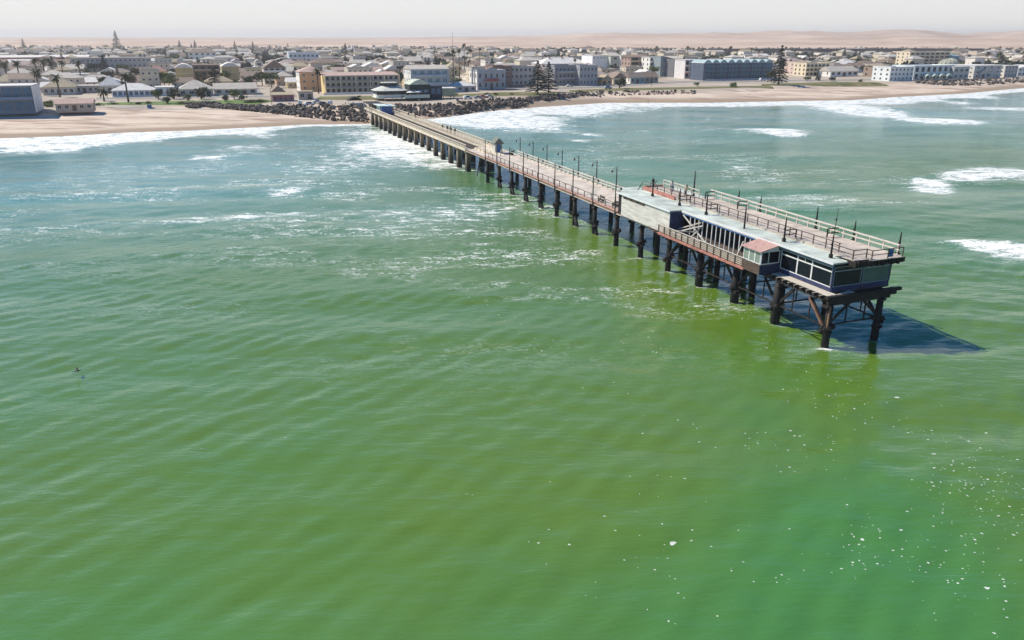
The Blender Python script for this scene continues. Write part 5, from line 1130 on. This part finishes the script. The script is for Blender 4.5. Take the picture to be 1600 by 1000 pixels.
for n, px, z0, z1, sz, gid in spec:
    for wd, s, z in poly_pts(n, px, z0, z1, q):
        p = J(wd, s, 0); g = gz(p); RK.append((sz*q.uniform(.55,1.25), wd, s, g+(.9*q.random() if gid < 2 else .2), gid))
LB = ['dark rounded boulder heaped in the revetment between beach and jetty root', 'angular brown boulder in the revetment below the stilt restaurant and lawn', 'small grey boulder in the low stone line on the sand before the cottages', 'dark boulder in the sea wall below the leisure hall and holiday block']
GR = ['boulders beside the jetty root', 'boulders below the stilt restaurant', 'stones before the cottages', 'boulders of the far sea wall']
RK.sort(key=lambda r: -r[0]*FPX/Q(J(r[1], r[2], r[3]))[2])
rest = MB(); cache = [([tuple(v.co) for v in me.vertices], [tuple(f.vertices) for f in me.polygons]) for me in rocks]
for i, (r, wd, s, z, gid) in enumerate(RK):
    eul = (q.uniform(0,6), q.uniform(-.4,.4), q.uniform(0,6)); sc = (r*q.uniform(.8,1.25), r*q.uniform(.8,1.2), r*q.uniform(.7,1.0)); k = q.randrange(6)
    if i < 300:
        o = ob('boulder', rocks[k], None, J(wd, s, z)); o.rotation_euler = eul; o.scale = sc; tag(o, LB[gid], 'boulder', GR[gid])
    else:
        M = Matrix.LocRotScale(J(wd, s, z), __import__('mathutils').Euler(eul), Vector(sc)); vs, fs = cache[k]
        rest._add([tuple(M @ Vector(v)) for v in vs], fs, (0,0,1,1,2,0)[k])
tag(rest.build('rubble', rock_m), 'smaller boulders filling the stone revetments along the beach', 'rubble', kind='stuff')

# ------------------------------------------------------------------ people
def person_mesh(pose, seed):
    q = random.Random(seed); st = {'stand':0.10,'walk':0.30,'lean':0.12}[pose]; ln = .14 if pose == 'lean' else .03
    V = [(0,0,.95),(0,ln*.4,1.18),(0,ln,1.42),(0,ln+.02,1.53),(0,ln+.04,1.64),(0,ln+.05,1.72),
         (.10,0,.90),(.11,st*.45,.50),(.12,st*.7-.12*(pose=='walk'),.08),(.13,st*.7+.12,.03),(-.10,0,.90),(-.11,-st*.35,.50),(-.12,-st,.08),(-.13,-st+.2,.03),
         (.19,ln,1.40),(.26,ln-.02-st*.3,1.14),(.25,ln+.10-st*.3+(.25 if pose=='lean' else 0),.92),(.25,ln+.16-st*.3+(.28 if pose=='lean' else 0),.84),(-.19,ln,1.40),(-.26,ln+st*.3,1.14),(-.25,ln+.12+st*.3+(.25 if pose=='lean' else 0),.92),(-.25,ln+.18+st*.3+(.28 if pose=='lean' else 0),.84)]
    E = [(0,1),(1,2),(2,3),(3,4),(4,5),(0,6),(6,7),(7,8),(8,9),(0,10),(10,11),(11,12),(12,13),(2,14),(14,15),(15,16),(16,17),(2,18),(18,19),(19,20),(20,21)]
    Rr = [(.15,.11),(.15,.10),(.16,.10),(.055,.055),(.085,.10),(.06,.075),(.09,.09),(.065,.065),(.045,.045),(.04,.035),(.09,.09),(.065,.065),(.045,.045),(.04,.035),(.065,.06),(.045,.045),(.035,.035),(.035,.025),(.065,.06),(.045,.045),(.035,.035),(.035,.025)]
    me = bpy.data.meshes.new('person'); me.from_pydata(V, E, []); o = bpy.data.objects.new('person', me); COL.objects.link(o)
    md = o.modifiers.new('skin', 'SKIN'); 
    for v, r in zip(me.skin_vertices[0].data, Rr): v.radius = r
    me.skin_vertices[0].data[0].use_root = True
    sb = o.modifiers.new('sub', 'SUBSURF'); sb.levels = 1
    dg = bpy.context.evaluated_depsgraph_get(); me2 = bpy.data.meshes.new_from_object(o.evaluated_get(dg)); bpy.data.objects.remove(o); me2.name = 'person'
    me2.materials.clear()
    return me2
skin_m = mat('skin', (.30,.18,.12), .6, .1, 4); hair_m = mat('dark_hair', (.03,.022,.018), .7, .3, 8)
cloth = {'black':(.02,.02,.022),'white':(.62,.61,.58),'navy':(.04,.05,.11),'red':(.38,.07,.06),'grey':(.20,.20,.20),'khaki':(.30,.25,.16),'denim':(.08,.11,.18)}
cm = {k: mat('cloth_'+k, v, .85, .2, 6) for k, v in cloth.items()}
PM = {k: person_mesh(k, 1) for k in ('stand','walk','lean')}; PV = {}
def person(p, rz, pose, top, leg, label, group=None):
    k = (pose, top, leg)
    if k not in PV:
        me = PM[pose].copy(); me.name = 'person'
        for m_ in (cm[top], cm[leg], skin_m, hair_m): me.materials.append(m_)
        for f in me.polygons:
            c = f.center; f.use_smooth = True
            f.material_index = 3 if c.z > 1.66 else 2 if (c.z > 1.50 or (abs(c.x) > .2 and c.z < 1.02 and c.z > .75)) else 0 if c.z > .92 else 1
        PV[k] = me
    o = ob('person', PV[k], None, p, rz); tag(o, label, 'person', group); return o
for i, s in enumerate((215,207,171.5,168.5,166.2,165.0,162.6,160.4)):
    a, b_ = (('black','denim'),('grey','navy'),('black','black'),('navy','khaki'),('black','denim'),('red','denim'),('grey','black'),('black','navy'))[i]
    person(J(5.9+.5*(i % 2), s, DZ), ROT+(math.pi if i % 3 else 0), 'walk', a, b_, 'person in %s top and %s trousers walking on the concrete jetty walkway' % (a, b_), 'walkers on the concrete jetty')
for i, (wd, s, a, b_, po) in enumerate(((5.6,125.5,'black','navy','walk'),(6.4,126.3,'grey','denim','walk'),(5.5,122.6,'black','black','stand'),(6.2,121.8,'white','black','stand'),(3.0,112.4,'white','navy','lean'))):
    person(J(wd, s, DZ), ROT+i, po, a, b_, 'person in %s top and %s trousers near the gabled blue hut' % (a, b_), 'people near the gabled hut')
for i, (wd, s, a, b_, po) in enumerate(((4.2,45.2,'black','black','stand'),(5.9,42.0,'black','denim','lean'),(5.4,41.6,'white','navy','stand'),(6.0,38.6,'grey','black','lean'),(5.2,37.4,'khaki','navy','stand'))):
    person(J(wd, s, TD+.01), ROT+1.2*i, po, a, b_, 'person in %s top and %s trousers on the roof terrace' % (a, b_), 'people on the roof terrace')
for i, (x, y) in enumerate(((452,166),(455,166),(459,166),(540,165),(552,165))):
    a, b_ = (('black','navy'),('grey','black'),('red','denim'),('white','khaki'),('navy','black'))[i]; person(gp(x, y), i, 'stand', a, b_, 'person in %s top and %s trousers standing by the boulders near parked cars' % (a, b_), 'people by the boulders')
person(gp(1012.5,161), 2, 'walk', 'black', 'navy', 'lone person in black walking on the beach sand'); person(gp(655,160), 2, 'stand', 'white', 'grey', 'person in white top standing below the dark blue tower')
person(gp(722,158), 1, 'walk', 'black', 'denim', 'person in black top near the white parked car'); person(gp(775,154), 1, 'stand', 'navy', 'black', 'person in navy top at edge of the boulders by parked cars')

# ------------------------------------------------------------------ cars
tyre = mat('tyre', (.02,.02,.02), .8, .2, 4); cglass = glassmat('car_glass', (.02,.025,.03), .05, .8); lampm = mat('headlight', (.6,.6,.58), .3, .05, 3)
def car(p, rz, col, kind, label):
    cmn = mat('car_paint_%02d%02d%02d' % tuple(int(c*99) for c in col), col, .3, .06, 1, spec=.6)
    o = thing('parked_car', label, 'car', p, rz); hgt = {'sedan':1.42,'van':1.95,'suv':1.75}[kind]
    prof = {'sedan':[(-2.15,.35),(2.15,.35),(2.18,.62),(1.95,.82),(1.05,.92),(.45,1.40),(-.95,1.42),(-1.55,1.0),(-2.1,.95)], 'van':[(-2.25,.38),(2.25,.38),(2.28,.8),(2.05,1.0),(1.35,1.85),(1.1,1.95),(-2.1,1.95),(-2.25,1.7)], 'suv':[(-2.2,.4),(2.2,.4),(2.25,.85),(2.05,1.0),(1.15,1.1),(.6,1.70),(-1.75,1.75),(-2.2,1.15)]}[kind]
    n = len(prof); m = MB(); v = []
    for sy in (-1, 1): v += [(x, sy*(.86 if z < 1.05 else .70), z) for x, z in prof]
    m._add(v, [tuple(range(n)), tuple(reversed(range(n,2*n)))]+[(i,n+i,n+(i+1)%n,(i+1)%n) for i in range(n)]); body = m.build('body', cmn, o)
    zt = hgt-.10
    for sy in (-1, 1):
        w0, w1 = (.88, .745)
        MB().face([(-1.35,sy*.875,1.0),(.75,sy*.875,1.0),(.40,sy*.735,zt),(-1.0,sy*.735,zt)]).build('side_window', cglass, o)
    MB().face([(1.06 if kind != 'van' else 1.98,-.72,1.02),(1.06 if kind != 'van' else 1.98,.72,1.02),(.58 if kind != 'van' else 1.45,.66,zt),(.58 if kind != 'van' else 1.45,-.66,zt)]).build('windscreen', cglass, o)
    wm_ = MB().tube([(0,-.11,0),(0,.11,0)], .33, 12).mesh('wheel', tyre)
    for x in (-1.35, 1.4):
        for y in (-.80, .80): ob('wheel', wm_, o, (x,y,.33))
    for y in (-.6,.6): MB().box(2.16,2.24,y-.18,y+.18,.62,.76).build('headlight', lampm, o)
for x, y, rz, col, kd, lb in ((439,166,ROT+.1,(.10,.12,.10),'sedan','dark green sedan parked at the end of the boulder wall'),(469,164,ROT+1.5,(.72,.72,.70),'van','white van parked facing the sea beside the kiosk'),(484,165,ROT+.2,(.66,.66,.64),'suv','white off-road car parked beside the white van'),(496,161,ROT+.1,(.55,.55,.55),'sedan','silver sedan parked behind the white cars by the lawn'),(506,165,ROT+.1,(.14,.10,.08),'suv','dark brown car parked above the boulders near the jetty'),(516,164,ROT+1.3,(.70,.70,.68),'van','white van parked closest to the jetty canopy'),
    (731,155,ROT+.1,(.72,.72,.70),'suv','white car parked alone on sand by the stilt restaurant'),(747,154,ROT,(.30,.30,.32),'sedan','grey sedan parked beside the red cars'),(754,153,ROT+.1,(.45,.12,.14),'sedan','red sedan parked in the row above the boulders'),(765,152.5,ROT,(.60,.58,.56),'sedan','pale sedan at the end of the parked row'),
    (890,135.5,ROT,(.50,.52,.55),'sedan','silver sedan before the grey three-storey flats'),(950,139,ROT,(.30,.34,.38),'suv','blue-grey car parked by the peach cottage'),(1191,126,ROT,(.74,.74,.74),'suv','white car on road before blue glass terrace'),(1396,126.5,ROT,(.28,.36,.40),'suv','blue-green car beside the white curved complex'),(1408,126.5,ROT+.2,(.62,.62,.62),'sedan','white sedan beside the white curved complex'),(1436,126,ROT,(.55,.57,.58),'sedan','pale car under the leisure hall canopy')):
    car(gp(x, y), rz, col, kd, lb)
# blue bin on the beach, masts, fishing things
bn = thing('beach_bin', 'small blue lifeguard box standing on dry sand below the villa', 'box', gp(234,169.5), ROT)
MB().box(-.9,.9,-.7,.7,0,1.5).build('body', bluep, bn); MB().box(-1,1,-.8,.8,1.504,1.62).build('lid', navy, bn)
tt = thing('tent_stall', 'market stall with dark brown arched cover at edge of the boulders', 'stall', gp(545,165), ROT)
q_ = roof_mesh('barrel', 6, 5, 0, 1.6).build('cover', darkwood, tt); q_.location = (0,0,2.2)
for x in (.2,5.8):
    for y in (.2,4.8): MB().box(x-.08,x+.08,y-.08,y+.08,0,2.25).build('pole', whitef, tt)
MB().box(.6,5.2,.5,1.3,0,.95).build('counter', wall(WHITE), tt)
for x, y, h in ((709,150,30),(1018,135,8),(425,166,10),(640,152,12),(740,130,18)):
    o = thing('street_mast', {709:'very tall thin mast behind stilt restaurant',1018:'thin lamp mast by the cottages road',425:'thin lamp mast at end of the promenade',640:'thin pole beside the stilt restaurant',740:'tall slim mast beside classical house'}[x], 'mast', gp(x,y), ROT)
    MB().tube([(0,0,-.3),(0,0,h*.6),(0,0,h)], [.13,.09,.05], 6).build('pole', lampmetal, o); MB().box(-.1,.7,-.05,.05,h-.15,h-.05).build('arm', lampmetal, o)
# the bird skimming the water
bdp = P(122, 586); bz = .45
o = thing('cormorant', 'small black seabird flying low over the open green water', 'bird', Vector((bdp.x, bdp.y, bz)), .5)
bb = mat('black_feathers', (.015,.015,.016), .6, .2, 5)
m = MB(); m.tube([(-.30,0,.02),(-.18,0,.0),(.02,0,0),(.20,0,.02),(.33,0,.06),(.40,0,.07),(.47,0,.065)], [.02,.06,.085,.06,.03,.035,.008], 8)
for sg in (-1,1): m._add([(.10,sg*.05,.02),(-.10,sg*.05,.02),(-.08,sg*.34,.20),(.10,sg*.32,.21),(-.10,sg*.62,.15),(-.03,sg*.60,.16),(.10,sg*.05,.04),(-.10,sg*.05,.035),(-.08,sg*.34,.215),(.10,sg*.32,.225),(-.10,sg*.62,.16),(-.03,sg*.60,.17)], [(0,1,2,3),(3,2,4,5),(9,8,7,6),(11,10,8,9),(0,3,9,6),(3,5,11,9),(1,7,8,2),(2,8,10,4),(4,10,11,5)])
m.build('body', bb, o); MB().prism([(-.28,-.03),(-.46,-.07),(-.46,.07),(-.28,.03)], .0, .02).build('tail', bb, o)
# ------------------------------------------------------------------ sea haze: one closed box of thin air round everything
hz = MB().box(-9600, 9600, -700, 9900, -8, 96).build('haze', [])
hm = bpy.data.materials.new('sea_haze'); hm.use_nodes = True; hn = hm.node_tree; hn.nodes.clear()
pv = hn.nodes.new('ShaderNodeVolumePrincipled'); pv.inputs['Density'].default_value = 1.25e-4; pv.inputs['Color'].default_value = (0.95, 0.935, 0.92, 1); pv.inputs['Anisotropy'].default_value = 0.2
ho = hn.nodes.new('ShaderNodeOutputMaterial'); hn.links.new(pv.outputs[0], ho.inputs['Volume'])
hz.data.materials.append(hm); tag(hz, 'thin pale sea haze over coast, town and desert', 'haze', kind='stuff')
